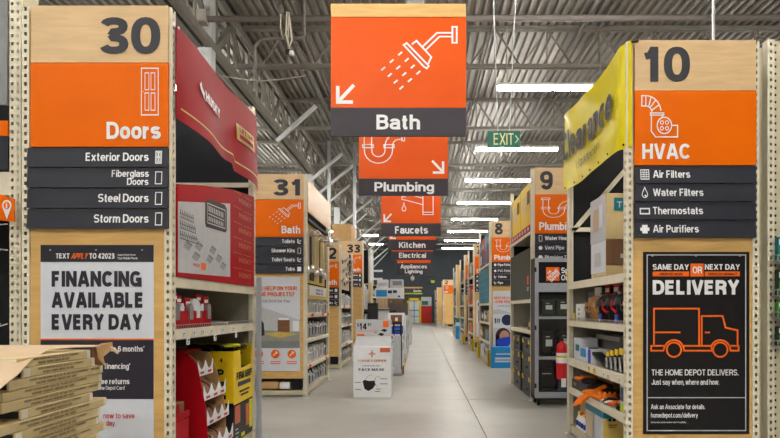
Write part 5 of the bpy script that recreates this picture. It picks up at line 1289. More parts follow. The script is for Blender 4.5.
m = MB(); tput(m, pl, 'Special', 561, 273.2, 5.6, 'l', 1.0, 0.004, 0.2); tput(m, pl, 'Order', 561, 280.4, 5.6, 'l', 1.0, 0.004, 0.18); obj('lettering', m, 'print_white', hd)
for b0, b1 in ((292, 316.5), (319, 356.5), (359.5, 392)):
    m = MB(); m.rect(pl, 538.5, b0, 596, b1, -0.008); obj('glass', m, 'glass_pane', t)
for b in (317.5, 358):
    m = MB(); m.box(xl + .02, LD + .03, P(0, b, LD).z - .012, xr - .02, LD + .34, P(0, b, LD).z + .008); obj('shelf', m, 'pale_grey', t)
for b in (272, 330, 388):
    m = MB(); m.cbox(xl - .01, LD - .02, P(0, b, LD).z, xl + .02, LD, P(0, b, LD).z + .07, .004); obj('hinge', m, 'charcoal', t)
for a in (xl + .06, xr - .06):
    for y in (LD + .05, LD + .31): m = MB(); m.lathe((a, y, 0), [(.02, 0), (.025, .02), (.02, .09)], 10); obj('foot', m, 'black_plastic', t)
m = MB(); m.rect(PX(LD + .33), 540, 294, 594, 316, 0.0); obj('olive_lining', m, 'dark_green', t)
for i, (pxa, pyb, hh, mt) in enumerate(((543, 316, .22, 'dark_green'), (558, 316, .24, 'dark_green'), (543, 356, .34, 'black_plastic'), (560, 356, .36, 'black_plastic'), (542, 391.5, .32, 'black_plastic'), (560, 391.5, .30, 'navy'))):
    z = P(0, pyb, LD).z + (.02 if pyb < 390 else .0); x = P(pxa, 0, LD).x
    carton(('olive case on the top shelf at left in the grey locker', 'olive case on the top shelf at right in the grey locker', 'black case on the middle shelf at left in the grey locker', 'black case on the middle shelf at right in the grey locker', 'black case on the bottom at left in the grey locker', 'navy case on the bottom at right in the grey locker')[i], x, LD + .10, z, x + .20, LD + .30, z + hh, mt, 'case', name='tool_case', prints=(('n', 0.3, 0.35, 0.8, 0.65, 'print_white'), ('n', 0.3, 0.75, 0.6, 0.8, 'pale_grey')) if i < 4 else (('n', 0.1, 0.78, 0.8, 0.83, 'pale_grey'),))
# fire extinguisher on a bracket of the locker
e = P(562, 0, LD - 0.12); zc = 0.40
t = thing('fire_extinguisher', 'red fire extinguisher hanging in front of the grey locker', 'fire extinguisher', (e.x, e.y, zc))
m = MB(); m.lathe((e.x, e.y, zc), [(.06, 0), (.085, .015), (.088, .04), (.088, .46), (.075, .52), (.03, .555), (.025, .57)], 20); obj('cylinder', m, 'red_paint', t)
m = MB(); m.lathe((e.x, e.y, zc + .57), [(.022, 0), (.025, .03), (.02, .05)], 10); m.bar((e.x - .02, e.y, zc + .61), (e.x + .05, e.y - .05, zc + .66), .02, .012); m.bar((e.x - .02, e.y, zc + .59), (e.x + .06, e.y - .04, zc + .585), .02, .012); obj('valve', m, 'charcoal', t)
m = MB(); m.tube([(e.x - .02, e.y, zc + .59), (e.x - .08, e.y, zc + .58), (e.x - .105, e.y, zc + .48), (e.x - .1, e.y, zc + .36)], .010, 6); obj('hose', m, 'black_plastic', t)
m = MB(); m.lathe((e.x, e.y, zc + .25), [(.0885, 0), (.0885, .15)], 20); lb = obj('label_wrap', m, 'print_white', t)
m = MB(); m.lathe((e.x, e.y, zc + .33), [(.0892, 0), (.0892, .03)], 20); obj('label_stripe', m, 'yellow_card', t)
m = MB(); m.cbox(e.x - .09, LD - .035, zc + .2, e.x + .09, LD - .012, zc + .24, .003); m.cbox(e.x - .02, LD - .05, zc + .05, e.x + .02, LD - .012, zc + .5, .003); obj('bracket', m, 'charcoal', t)
m = MB(); m.cbox(e.x - .03, e.y - .09, zc - .10, e.x + .04, e.y - .085, zc + .03, .001); obj('tag', m, 'print_white', t)

# ------------------------------------------------------------ aisle 8 rack
for i, (a, b, mt, mt2) in enumerate(((15.7, 16.3, 'navy', 'red_card'), (16.35, 16.95, 'teal', 'navy'), (17.0, 17.6, 'red_card', 'navy'), (17.65, 18.25, 'navy', 'pale_grey'))):
    carton(('navy and red', 'teal', 'red', 'navy and grey')[i] + ' carton on the top shelf of aisle 8 rack', X8 + .02, a, 2.625, X8 + .7, b, 3.46 - .03 * i, mt, prints=(('a', .15, .1, .85, .45, mt2), ('a', .2, .6, .8, .8, 'mid_grey')))
t = thing('teal_cover', 'teal cardboard cover closing the middle shelf of aisle 8 rack', 'cover', (X8, 17, 1.605))
m = MB(); m.cbox(X8 - .006, 15.7, 1.606, X8 + .004, 18.3, 2.52, .002); obj('sheet', m, 'teal', t)
m = MB()
for k in range(4): m.rect(SIDE(X8 - .006, 1), -18.1, 1.75 + .18 * k, -15.9, 1.77 + .18 * k, .005)
obj('print_line', m, 'bright_blue', t)
def corner_guard(label, x, y):
    t = thing('corner_guard', label, 'guard', (x, y, 0), 'yellow corner guards')
    m = MB(); m.cbox(x - .05, y - .09, 0, x + .03, y - .02, .42, .012); m.cbox(x - .05, y - .09, 0, x - .012, y + .10, .42, .010); obj('guard', m, 'yellow_plastic', t)
    m = MB()
    for z in (.12, .3): m.tube([(x + .0, y - .095, z), (x + .0, y - .085, z)], .012, 8)
    obj('bolt', m, 'charcoal', t)
corner_guard('yellow corner guard beside the blue mask bin', X8, D8)
corner_guard('yellow corner guard at the far foot of the teal covered rack', X8, E8)
corner_guard('yellow corner guard by the orange and black poster', X6, D6)
corner_guard('yellow corner guard below the pale board poster', X7, D7)
# blue mask bin
MD = 15.15
pl = PX(MD)
t = thing('mask_bin', 'bright blue face mask bin with printed header below home projects poster', 'display', P(502, 369, MD))
x0, x1 = P(492, 0, MD).x, P(518, 0, MD).x
m = MB(); m.cbox(x0, MD, 0, x1, MD + .40, P(0, 347, MD).z, .006); obj('bin', m, 'bright_blue', t)
m = MB(); m.rect(pl, 496, 353.5, 514, 354.6, .006); m.rect(pl, 495, 357.5, 516, 359.5, .006); m.rect(pl, 495, 360.5, 512, 362.2, .006); obj('bin_lettering', m, 'poster_white', t)
m = MB(); m.pbox(PX(MD + .3), 493, 314, 517.5, 348, -.006, 0); hc = obj('header_card', m, 'poster_white', t)
ph = PX(MD + .3)
m = MB(); tr(m, ph, '$19', 494.5, 318, 500, 323.5, .005, .2); obj('price', m, 'ink_black', hc)
m = MB(); m.disc(ph, 507, 320, 5.5, 5.5, .005, 20); obj('blue_disc', m, 'navy', hc)
m = MB(); m.rect(ph, 493, 328, 517.5, 347.5, .004); obj('photo_print', m, 'pale_grey', hc)
m = MB(); m.disc(ph, 503, 336, 7.5, 8.2, .006, 18); m.rect(ph, 495.6, 335, 499, 347, .006); obj('hair_print', m, 'hair_print', hc)
m = MB(); m.disc(ph, 504.5, 337, 5.2, 6.6, .009, 18); obj('face_print', m, 'skin_print', hc)
m = MB(); m.poly(ph, [(497, 339.5), (503, 337.5), (510.5, 336.5), (511, 342), (508, 347), (499.5, 347.4), (496.5, 343)], .012); obj('mask_print', m, 'royal_blue', hc)
# goods on the plainer shelves: rows of small cartons
def goods(where, group, s, xf, y0, y1, z, hmax, n, palette, dep=0.35):
    y = y0 + .1; step = (y1 - y0 - .2) / n
    for i in range(n):
        w_ = step * R.uniform(.78, .95); h = hmax * R.uniform(.6, 1.0); mt = R.choice(palette); m2 = R.choice(palette)
        carton('small %s package among the goods on %s' % (MNAME.get(mt, 'plain'), where), xf + s * .04, y, z + .003, xf + s * (.04 + dep), y + w_, z + h, mt, 'package', group + ', ' + MNAME.get(mt, 'plain'), name='goods_package', prints=(('a', .15, .3, .85, .75, m2),), s=s)
        y += step
MNAME = {'white_card': 'white', 'pale_grey': 'pale grey', 'mid_grey': 'grey', 'charcoal': 'dark grey', 'black_plastic': 'black', 'navy': 'navy', 'teal': 'teal', 'red_card': 'red', 'cardboard': 'brown', 'yellow_card': 'yellow', 'ink_orange': 'orange', 'bright_blue': 'blue', 'leaf_green': 'green', 'chrome': 'silver', 'brown': 'brown', 'royal_blue': 'blue'}
mixed = ['white_card', 'pale_grey', 'mid_grey', 'charcoal', 'black_plastic', 'navy', 'cardboard', 'teal']
for z, h in ((1.60, .0), (1.1, .4), (.6, .4), (.12, .4)):
    if h: goods('the shelves under the teal cover', 'goods on aisle 8 shelves', 1, X8, D8, E8, z, h, 6, mixed)
for z, h in ((2.6, .6), (1.6, .7), (1.1, .4), (.6, .4), (.12, .38)):
    goods('the electrical rack behind the teal rack', 'goods on aisle 7 shelves', 1, X7, D7, E7, z, h, 4, ['red_card', 'white_card', 'leaf_green', 'charcoal', 'cardboard', 'ink_orange'])
for z, h in ((2.6, .7), (1.6, .8), (1.1, .4), (.6, .4), (.12, .38)):
    goods('the rack with orange and black poster', 'goods on aisle 6 shelves', 1, X6, D6, E6, z, h, 4, mixed)
for z, h in ((2.6, .8), (1.6, .8), (1.1, .4), (.6, .4), (.12, .38)):
    goods('the signless far rack', 'goods on the signless rack', 1, 1.74, 31.0, 33.6, z, h, 3, mixed)
for z, h in ((2.2, .9), (1.6, .4), (1.1, .4), (.12, .8)):
    goods('the far pale wooden rack', 'goods on aisle 2 shelves', 1, X2, D2, E2, z, h, 3, ['white_card', 'cardboard', 'bright_blue', 'ink_orange', 'pale_grey'])
for z, h in ((2.4, .8), (1.7, .5), (1.1, .45), (.6, .4), (.12, .4)):
    goods('the farthest right rack', 'goods on the farthest right rack', 1, 1.35, 53.0, 61.0, z, h, 5, ['white_card', 'pale_grey', 'mid_grey', 'ink_orange', 'charcoal', 'red_card'])
t = thing('paint_bin', 'teal and white floor bin standing far down the aisle at right', 'display', (1.83, 30.4, 0))
m = MB(); m.cbox(1.70, 30.1, 0, 2.0, 30.6, .62, .01); obj('lower_bin', m, 'bright_blue', t)
m = MB(); m.cbox(1.70, 30.1, .62, 2.0, 30.6, .80, .01); obj('white_band', m, 'white_card', t)
m = MB(); m.cbox(1.70, 30.1, .80, 2.0, 30.6, 1.0, .01); obj('upper_band', m, 'teal', t)
# orange poster on aisle 6 board and small board poster on aisle 7
t = thing('board_poster', 'black and orange poster on the aisle 6 side board', 'poster', (X6 + .55, D6, .3))
m = MB(); m.box(X6 + .12, D6 - .01, .45, X6 + .9, D6 + .008, 1.85); obj('sheet', m, 'poster_black', t)
m = MB(); m.rect(FRONT(0, D6 - .01, 0), X6 + .14, 1.6, X6 + .88, 1.82, .008); m.rect(FRONT(0, D6 - .01, 0), X6 + .14, .48, X6 + .88, .62, .008); obj('orange_band', m, 'ink_orange', t)
t = thing('board_poster', 'pale poster on the aisle 7 side board', 'poster', (X7 + .55, D7, .3))
m = MB(); m.box(X7 + .12, D7 - .01, .5, X7 + .9, D7 + .008, 1.75); obj('sheet', m, 'poster_white', t)
m = MB(); m.rect(FRONT(0, D7 - .01, 0), X7 + .18, 1.0, X7 + .8, 1.4, .008); m.rect(FRONT(0, D7 - .01, 0), X7 + .16, 1.55, X7 + .8, 1.65, .008); obj('print', m, 'navy', t)
mat('slab_brown', (84, 76, 70), 0.6, var=0.08)
# ------------------------------------------------------------ aisle 31 to 33 racks
t = thing('fascia_board', 'pale wooden fascia board along the top of aisle 31 rack', 'board', (X31, 11.45, 3.03))
m = MB(); m.cbox(X31 + .002, D31 + .02, 3.05, X31 + .022, E31 + .02, 3.58, .003); obj('panel', m, 'number_wood', t)
m = MB(); m.box(X31 - .02, D31 + .09, 3.56, X31 + .002, E31 - .09, 3.60); obj('cleat', m, 'plywood', t)
t = thing('faucet_board', 'yellow wooden display board of shower fittings on aisle 31 rack', 'display', (X31 - .1, 11.4, 1.9))
m = MB(); m.box(X31 - .10, D31 + .09, 1.9, X31 - .08, E31 - .09, 2.98); obj('board', m, 'gold', t)
m = MB(); m.box(X31 - .08, D31 + .09, 2.93, X31 - .01, E31 - .09, 2.98); obj('canopy', m, 'dark_board', t)
m = MB(); m.box(X31 - .08, D31 + .70, 1.95, X31 - .065, D31 + 1.10, 2.85); obj('dark_panel', m, 'black_plastic', t); m = MB(); m.box(X31 - .08, D31 + 1.75, 1.95, X31 - .065, D31 + 2.0, 2.75); obj('dark_panel', m, 'black_plastic', t)
def shower_set(label, x, y, z, group):
    t = thing('shower_set', label, 'shower', (x, y, z), group)
    m = MB(); m.tube([(x, y, z), (x + .05, y, z), (x + .05, y, z + .6), (x + .09, y, z + .68), (x + .15, y, z + .66)], .016, 8); obj('riser', m, 'chrome', t)
    m = MB(); m.lathe((x + .15, y, z + .58), [(.075, 0), (.08, .015), (.04, .05), (.02, .08)], 14); obj('shower_head', m, 'pipe_light', t)
    m = MB(); m.lathe((x + .03, y, z - .07), [(.05, 0), (.055, .03), (.05, .12), (.02, .13)], 12); m.bar((x + .05, y, z), (x + .12, y + .05, z + .02), .02, .02); obj('mixer', m, 'chrome', t)
for i in range(5):
    shower_set('chrome shower set on the yellow board, %s from the bathroom poster board' % ('first', 'second', 'third', 'fourth', 'fifth')[i], X31 - .08, D31 + .3 + .45 * i, 2.1 + .06 * (i % 2), 'shower sets on aisle 31 board')
t = thing('board_label', 'white framed label below the shower fittings of aisle 31', 'label', (X31, 11.4, 1.66))
m = MB(); m.cbox(X31 - .03, D31 + .15, 1.62, X31 - .005, E31 - .15, 1.86, .004); obj('plate', m, 'gold', t)
q = SIDE(X31 - .005, -1)
m = MB(); m.rect(q, D31 + .25, 1.68, E31 - .4, 1.84, .004); obj('card', m, 'white_card', t)
m = MB(); [m.ribbon(q, [(a, 1.72), (a + .18, 1.72), (a + .18, 1.79), (a, 1.79)], .02, .008, True) for a in (D31 + .9, D31 + 1.15, D31 + 1.45)]; obj('print', m, 'ink_black', t)
def faucet_pack(label, x, y, z, h, mt, group):
    """carded faucet: box with a chrome spout and lever showing"""
    t = thing('faucet_pack', label, 'faucet', (x, y, z), group)
    m = MB(); m.cbox(x - .22, y - .12, z, x - .05, y + .12, z + h * .95, .008); obj('card', m, mt, t)
    m = MB(); m.tube([(x - .03, y, z + .02), (x - .03, y, z + h * .55), (x - .015, y, z + h * .75), (x + .01, y + .06, z + h * .6)], [.022, .018, .016, .014], 8); obj('spout', m, 'chrome', t)
    m = MB(); m.bar((x - .05, y, z + h * .75), (x - .03, y - .09, z + h * .95), .022, .018); m.ball((x - .05, y, z + h * .78), .035, .035, .03, 8, 5); obj('lever', m, 'chrome', t)
    m = MB(); m.lathe((x - .06, y, z), [(.04, 0), (.035, .02), (.02, .03)], 10); obj('escutcheon', m, 'chrome', t)
pal = ['white_card', 'charcoal', 'pale_grey', 'black_plastic', 'white_card', 'mid_grey']
def faucets(where, xf, y0, y1, zs, n, h):
    for j, z in enumerate(zs):
        for i in range(n):
            mt = pal[(i * 2 + j) % 6]
            faucet_pack('chrome faucet on a %s card on the %s shelf of %s' % (MNAME[mt], ('top', 'second', 'third', 'bottom')[j], where), xf - .045, y0 + .2 + (y1 - y0 - .4) * i / (n - 1), z + .006, h * R.uniform(.85, 1.0), mt, 'faucets on %s, %s' % (where, MNAME[mt]))
faucets('the shower fitting rack', X31, D31, E31, (1.36, .94, .50, .10), 8, .30)
faucets('the lower bath rack', X32, D32, E32, (1.52, 1.05, .56, .10), 7, .34)
for zz, yy in ((1.31, 10.75), (1.31, 11.9), (1.31, 12.5), (.45, 10.5), (.45, 12.3)):
    price_tags('orange price tag on the shower fitting rack edges', 'orange tags on aisle 31 rack', -1, X31, [yy], zz, .22, .06, 'ink_orange')
for zz, yy in ((1.47, 15.5), (1.47, 16.9), (1.0, 16.4), (.51, 16.0)):
    price_tags('orange price tag on the lower bath rack edges', 'orange tags on aisle 32 rack', -1, X32, [yy], zz, .26, .07, 'ink_orange')
# faucets on the yellow wood strip above aisle 32 shelves
t = thing('faucet_board', 'pale wooden faucet board on the upper part of aisle 32 rack', 'display', (X32 - .1, 16.2, 2.0))
m = MB(); m.box(X32 - .12, D32 + .09, 1.95, X32 - .10, E32 - .09, 2.98); obj('board', m, 'kraft', t)
for i in range(6):
    y = D32 + .3 + .38 * i; z = 2.1 + .28 * (i % 3)
    t = thing('display_faucet', 'display faucet with black lever on the pale board, %s along it' % ('first', 'second', 'third', 'fourth', 'fifth', 'sixth')[i], 'faucet', (X32 - .1, y, z), 'display faucets on aisle 32 board')
    m = MB(); m.tube([(X32 - .10, y, z), (X32 - .02, y, z), (X32 + .03, y, z + .1), (X32 + .08, y, z + .08), (X32 + .09, y, z + .03)], .022, 7); obj('spout', m, 'brushed', t)
    m = MB(); m.bar((X32 - .05, y, z), (X32 - .03, y + .1, z + .06), .022, .022); obj('lever', m, 'black_plastic', t)
    m = MB(); m.cbox(X32 - .10, y - .06, z - .05, X32 - .085, y + .06, z + .05, .004); obj('plate', m, 'black_plastic', t)
for i, (a, mt) in enumerate(((15.05, 'brushed'), (15.5, 'white_card'))):
    t = thing('shower_lamp', 'round chrome shower rose on top of aisle 32 rack, %s' % ('nearer' if i == 0 else 'farther'), 'shower', (X32 - .1, a, 3.0), 'shower roses on aisle 32 rack')
    m = MB(); m.tube([(X32 - .15 - .25 * i, a, 2.99), (X32 - .15 - .25 * i, a, 3.08)], .015, 8); obj('stem', m, mt, t)
    m = MB(); m.ball((X32 - .15 - .25 * i, a, 3.11), .09, .09, .05, 12, 6); obj('rose', m, mt, t)
for z, h in ((1.5, .9), (1.0, .4), (.5, .42), (.1, .35)):
    goods('the rack under the large brown carton', 'goods on aisle 33 shelves', -1, X33, D33, E33, z, h, 4, ['black_plastic', 'charcoal', 'white_card', 'yellow_card', 'pale_grey'])
# base boards open foot of the side boards
for i, (xx, d, nm) in enumerate(((X31, D31, 'board with the bathroom poster'), (X32, D32, 'board of the lower bath sign'))):
    carton('flat brown box lying under the %s' % nm, xx - .78, d + .05, .125, xx - .48, d + .06 + .3, .24, 'cardboard')
    carton('flat white box lying under the %s' % nm, xx - .46, d + .05, .125, xx - .29, d + .06 + .3, .23, 'white_card')
# carton on top of aisle 33 rack, posts
carton('large brown carton on top of aisle 33 rack', -3.0, 21.0, 3.695, -2.36, 22.4, 4.33, 'cardboard', tape='gold')
for i, (px, d) in enumerate(((329, 24.6), (354.5, 25.0))):
    p = P(px, 0, d)
    t = thing('steel_post', 'galvanised steel post rising %s the large brown carton' % ('left of' if i == 0 else 'right of'), 'post', (p.x, d, 0))
    m = MB(); m.cbox(p.x - .06, d - .06, 0, p.x + .06, d + .06, 8.1, .006); obj('shaft', m, 'brushed', t)
    m = MB(); m.cbox(p.x - .12, d - .12, 0, p.x + .12, d + .12, .03, .004); obj('base_plate', m, 'brushed', t)
p = P(370.5, 0, 31)
t = thing('steel_post', 'white post beyond the aisle 33 rack', 'post', (p.x, 31, 0))
m = MB(); m.cbox(p.x - .07, 30.93, 0, p.x + .07, 31.07, 4.0, .006); obj('shaft', m, 'white_steel', t)
m = MB(); m.box(p.x - 1.2, 30.97, 3.3, p.x + .6, 31.03, 3.4); m.box(p.x - 1.2, 30.97, 2.9, p.x + .6, 31.03, 3.0); obj('rail', m, 'white_steel', t)
# left racks farther on
rack('low cream rack beyond the aisle 33 rack', -1, -2.1, 27.0, 30.0, H=2.6, shelves=[(2.0, .06), (1.4, .06), (.8, .06)], brace=False)
rack('farthest cream rack on the left side', -1, -2.1, 40.0, 50.0, H=3.0, shelves=[(2.0, .06), (1.4, .06), (.8, .06)], brace=False)
for z, h in ((2.0, .5), (1.4, .5), (.8, .5), (.12, .6)):
    goods('the low left rack far back', 'goods on the low left rack', -1, -2.1, 27.0, 30.0, z, h, 4, mixed)

# ------------------------------------------------------------ face mask display in the aisle
BD = 10.07
pl = PX(BD)
t = thing('face_mask_display', 'white face mask dump bin with price header in mid aisle', 'display', P(372, 398, BD))
x0, x1 = P(353.3, 0, BD).x, P(391.3, 0, BD).x; zt = P(0, 346.5, BD).z; D_ = .62
m = MB(); m.cbox(x0, BD, 0.0, x1, BD + D_, zt, .008); bn = obj('bin', m, 'white_card', t)
q = Pl((x0, BD, zt), (1, 0, 0), (0, .55, .22), (0, -.37, .93))
m = MB(); m.hexa([(x0 + .01, BD + .02, zt), (x1 - .01, BD + .02, zt), (x1 - .01, BD + .40, zt), (x0 + .01, BD + .40, zt), (x0 + .02, BD + .38, zt + .15), (x1 - .02, BD + .38, zt + .15), (x1 - .02, BD + .40, zt + .15), (x0 + .02, BD + .40, zt + .15)]); obj('sloped_tray', m, 'pale_grey', t)
hp = PX(BD + .42); k = (BD + .42) / BD
m = MB(); m.pbox(hp, 356, 319.5, 391.5, 346, -.008, 0); hc = obj('header_card', m, 'poster_white', t)
m = MB(); m.rect(hp, 356, 319.7, 391.5, 337.5, .004); obj('header_face', m, 'pale_grey', hc)
m = MB(); tr(m, hp, '$', 357, 323.2, 359, 327, .007, .15); tr(m, hp, '14', 359.6, 323, 366.6, 329.6, .007, .2); tr(m, hp, '97', 367.6, 323, 371.4, 326, .007, .18); obj('price', m, 'ink_black', hc)
m = MB(); m.rect(hp, 383, 321, 388.6, 327.2, .007); m.rect(hp, 357, 334, 364.5, 336, .007); m.rect(hp, 358, 330.6, 379, 331.2, .007); obj('orange_print', m, 'ink_orange', hc)
m = MB()
for a, b in ((384, 330.4), (381, 334.4)): m.poly(hp, [(a - 3.4, b), (a, b - 1.7), (a + 3.4, b - .4), (a + 1, b + 1.7)], .007)
m.rect(hp, 374, 332.2, 377, 332.8, .007); obj('mask_print', m, 'ink_black', hc)
m = MB()
m.ribbon(pl, [(372, 350), (372, 354.2)], .8, .005); m.ribbon(pl, [(368.4, 353.9), (370.9, 353.9)], .8, .005); m.ribbon(pl, [(373.1, 353.9), (375.6, 353.9)], .8, .005); m.ribbon(pl, [(372, 353.6), (372, 357.6)], .8, .0056); m.ribbon(pl, arc(372, 353.8, 1.4, 0, 340, 12), .6, .006, True)
tr(m, pl, 'TOMMIE', 357.4, 359.6, 370.4, 362, .005, .11); tr(m, pl, 'COPPER', 371.2, 359.6, 386.2, 362, .005, .2); m.rect(pl, 380, 347.8, 390, 352.3, .005)
obj('copper_print', m, 'copper_print', bn)
m = MB(); tr(m, pl, 'FACE MASK', 358.6, 368.2, 384.4, 371, .005, .2); obj('title_print', m, 'navy', bn)
m = MB(); tr(m, pl, 'COPPER INFUSED', 362.5, 365, 380, 366.6, .005, .14); obj('subtitle_print', m, 'mid_grey', bn)
m = MB(); m.poly(pl, [(362.6, 381.4), (364.4, 379.8), (369, 380.9), (374.5, 380.6), (375.6, 384.4), (373, 388.4), (368.4, 391), (364.4, 388.8)], .005); obj('mask_print', m, 'ink_black', bn)
m = MB(); m.ribbon(pl, arc(378, 381.5, 3.2, 100, 330, 12, 5.2), .35, .005); m.ribbon(pl, [(365, 379.8), (368, 376.2), (372, 374.8)], .35, .005)
for a, b, c_ in ((354.8, 361, 382), (355.4, 361, 389), (381, 387, 378.4), (380, 387.5, 383.4), (376, 381, 388.6), (375, 380, 391)):
    m.rect(pl, a, b - b + c_, b, c_ + .8, .005)
obj('fine_print', m, 'mid_grey', bn)
for i in range(6):
    t = thing('mask_packet', 'small white mask packet in the side pocket of the mask bin', 'package', (x1 + .01, BD + .1 + .08 * i, .3), 'packets on the side of the mask bin')
    z = .35 + .14 * (i % 5)
    m = MB(); m.cbox(x1 + .001, BD + .08 + .08 * i, z, x1 + .02, BD + .15 + .08 * i, z + .11, .003); obj('packet', m, 'poster_white', t)
    m = MB(); m.rect(SIDE(x1 + .02, -1), BD + .09 + .08 * i, z + .02, BD + .14 + .08 * i, z + .06, .003); obj('print', m, 'charcoal', t)

# ------------------------------------------------------------ goods standing in the middle of the aisle
AX = -0.40
def pallet(label, x0, x1, y0, y1):
    t = thing('pallet', label, 'pallet', ((x0 + x1) / 2, (y0 + y1) / 2, 0), 'pallets in the aisle')
    for k in range(6):
        a = y0 + (y1 - y0 - .1) * k / 5; m = MB(); m.box(x0, a, .10, x1, a + .1, .122); obj('board', m, 'plywood', t)
    for a in (x0, (x0 + x1) / 2 - .04, x1 - .08): m = MB(); m.box(a, y0, 0, a + .08, y1, .10); obj('runner', m, 'plywood', t)
pallet('wooden pallet under the white cartons behind the mask bin', -1.15, AX, 14.2, 15.4)
pallet('wooden pallet under the middle aisle stack', -1.25, AX, 16.6, 17.8)
carton('white carton with dark print behind the mask bin', -.80, 14.25, .125, AX, 14.85, .46, 'white_card', prints=(('a', .1, .2, .5, .8, 'charcoal'), ('a', .6, .3, .9, .7, 'mid_grey'), ('n', .5, .2, .9, .8, 'charcoal')), s=-1)
carton('silver carton above the white carton behind the mask bin', -.84, 14.25, .465, AX - .02, 14.85, .68, 'pale_grey', prints=(('a', .2, .2, .8, .8, 'charcoal'), ('n', .45, .1, .95, .5, 'white_card')), s=-1)
carton('white carton with purple band behind the mask bin', -.82, 14.28, .685, AX - .02, 14.85, .86, 'white_card', prints=(('n', .1, .4, .9, .8, 'navy'), ('a', .1, .3, .9, .8, 'navy')), s=-1)
carton('bright blue box in the stack behind the mask bin', -.68, 14.28, .865, -.42, 14.7, 1.05, 'royal_blue', prints=(('n', .2, .3, .8, .7, 'bright_blue'),))
carton('white carton with brown panel on top of the mid aisle stack', -.80, 14.9, 1.03, AX, 15.35, 1.35, 'white_card', prints=(('n', .18, .12, .86, .85, 'brown'), ('n', .45, .4, .6, .65, 'white_card')))
carton('plain white carton under the brown panel carton', -.84, 14.95, .125, AX, 15.38, 1.025, 'white_card', prints=(('a', .2, .6, .8, .9, 'charcoal'), ('a', .2, .2, .8, .4, 'mid_grey')), s=-1)
t = thing('hand_truck', 'black folding hand truck leaning behind the mask bin', 'hand truck', (-.52, 13.6, 0))
m = MB(); m.box(-.62, 13.62, .12, -.58, 13.66, 1.16); m.box(-.46, 13.62, .12, -.42, 13.66, 1.16); m.box(-.62, 13.62, 1.12, -.42, 13.66, 1.16); obj('frame', m, 'black_plastic', t)
for z in (.4, .7, .95): m = MB(); m.box(-.60, 13.63, z, -.44, 13.65, z + .04); obj('crossbar', m, 'charcoal', t)
m = MB(); m.box(-.63, 13.40, .02, -.41, 13.66, .035); obj('toe_plate', m, 'brushed', t)
for x in (-.66, -.41):
    m = MB(); m.tube([(x, 13.70, .10), (x + .03, 13.70, .10)], .10, 16); obj('wheel', m, 'black_plastic', t)
m = MB(); m.cbox(-.60, 13.42, .036, -.44, 13.6, .86, .01); obj('wrapped_load', m, 'pale_grey', t); m = MB(); m.rect(SIDE(-.44, -1), 13.44, .5, 13.58, .75, .004); obj('load_print', m, 'navy', t)
carton('tall white carton under the dark slab carton', -.90, 16.7, .125, AX, 17.3, 1.28, 'white_card', prints=(('a', .1, .2, .9, .5, 'charcoal'), ('a', .2, .6, .8, .9, 'mid_grey')), s=-1)
carton('dark grey brown slab carton on top of the tall white carton', -.86, 16.68, 1.285, -.36, 17.3, 1.60, 'slab_brown', prints=(('n', .1, .2, .4, .4, 'charcoal'),))
for i in range(3):
    carton('white boxed goods stacked past the dark slab, %s' % ('lowest', 'middle', 'topmost')[i], -1.0, 18.4, .003 + .4 * i, AX, 19.4, .40 + .4 * i, 'white_card', prints=(('a', .1, .2, .4, .8, 'mid_grey'), ('a', .5, .3, .9, .7, 'charcoal')), s=-1)
for i in range(3):
    carton('pale boxed goods farther down the aisle, %s' % ('lowest', 'middle', 'topmost')[i], -1.0, 25.0, .003 + .45 * i, AX, 27.0, .45 + .45 * i, 'pale_grey', prints=(('a', .1, .2, .4, .8, 'ink_orange'), ('a', .5, .3, .9, .7, 'cardboard')), s=-1)
# flooring sample display
FD = 22.0
pl = PX(FD)
t = thing('flooring_display', 'tall flooring sample stand with white header board in aisle', 'display', P(389, 349, FD))
xa, xb = P(375.5, 0, FD).x, P(403, 0, FD).x
m = MB(); m.cbox(xa, FD, 0, xb, FD + .9, P(0, 308, FD).z, .01); obj('base', m, 'white_card', t)
m = MB(); m.cbox(xa - .01, FD - .03, P(0, 298.5, FD).z, xb + .01, FD + 1.3, P(0, 288, FD).z, .01); hd = obj('header', m, 'white_card', t)
m = MB(); m.rect(pl, 376.2, 290, 387, 296.6, .04); obj('blue_print', m, 'bright_blue', hd)
m = MB(); m.rect(pl, 388, 290.4, 392, 293.4, .04); m.rect(pl, 393, 290.2, 397, 293, .04); obj('purple_print', m, 'navy', hd)
m = MB(); m.disc(pl, 399, 296.4, 1.3, 1.0, .04, 12); obj('round_print', m, 'royal_blue', hd)
for i in range(7):
    a = 376 + i * 3.85
    m = MB(); m.pbox(pl, a, 298.6, a + 3.6, 308, -.05, .01); obj('sample_plank', m, 'wood_light' if i < 3 else 'wood_dark', t)
m = MB(); m.pbox(pl, 376, 309, 402.5, 310, 0, .06); obj('ledge', m, 'charcoal', t)
carton('grey white carton on the flooring stand, left one', P(377, 0, FD).x, FD + .05, P(0, 287.9, FD).z, P(388, 0, FD).x, FD + .8, P(0, 279.5, FD).z, 'white_card', prints=(('n', .1, .2, .9, .6, 'pale_grey'),))
carton('grey white carton on the flooring stand, right one', P(390, 0, FD).x, FD + .05, P(0, 287.9, FD).z, P(403, 0, FD).x, FD + .8, P(0, 279.3, FD).z, 'pale_grey', prints=(('n', .2, .3, .9, .8, 'mid_grey'),))
# black cabinet by aisle 33
t = thing('black_cabinet', 'black upright display cabinet beside the flooring stand', 'cabinet', P(372, 352, 20))
xa, xb = P(367.5, 0, 20).x, P(377.5, 0, 20).x
m = MB(); m.cbox(xa, 20, 0, xb, 20.4, P(0, 303, 20).z, .01); obj('body', m, 'black_plastic', t)
m = MB(); m.cbox(xa + .02, 19.98, .9, xb - .02, 20, 1.55, .004); obj('door', m, 'charcoal', t)

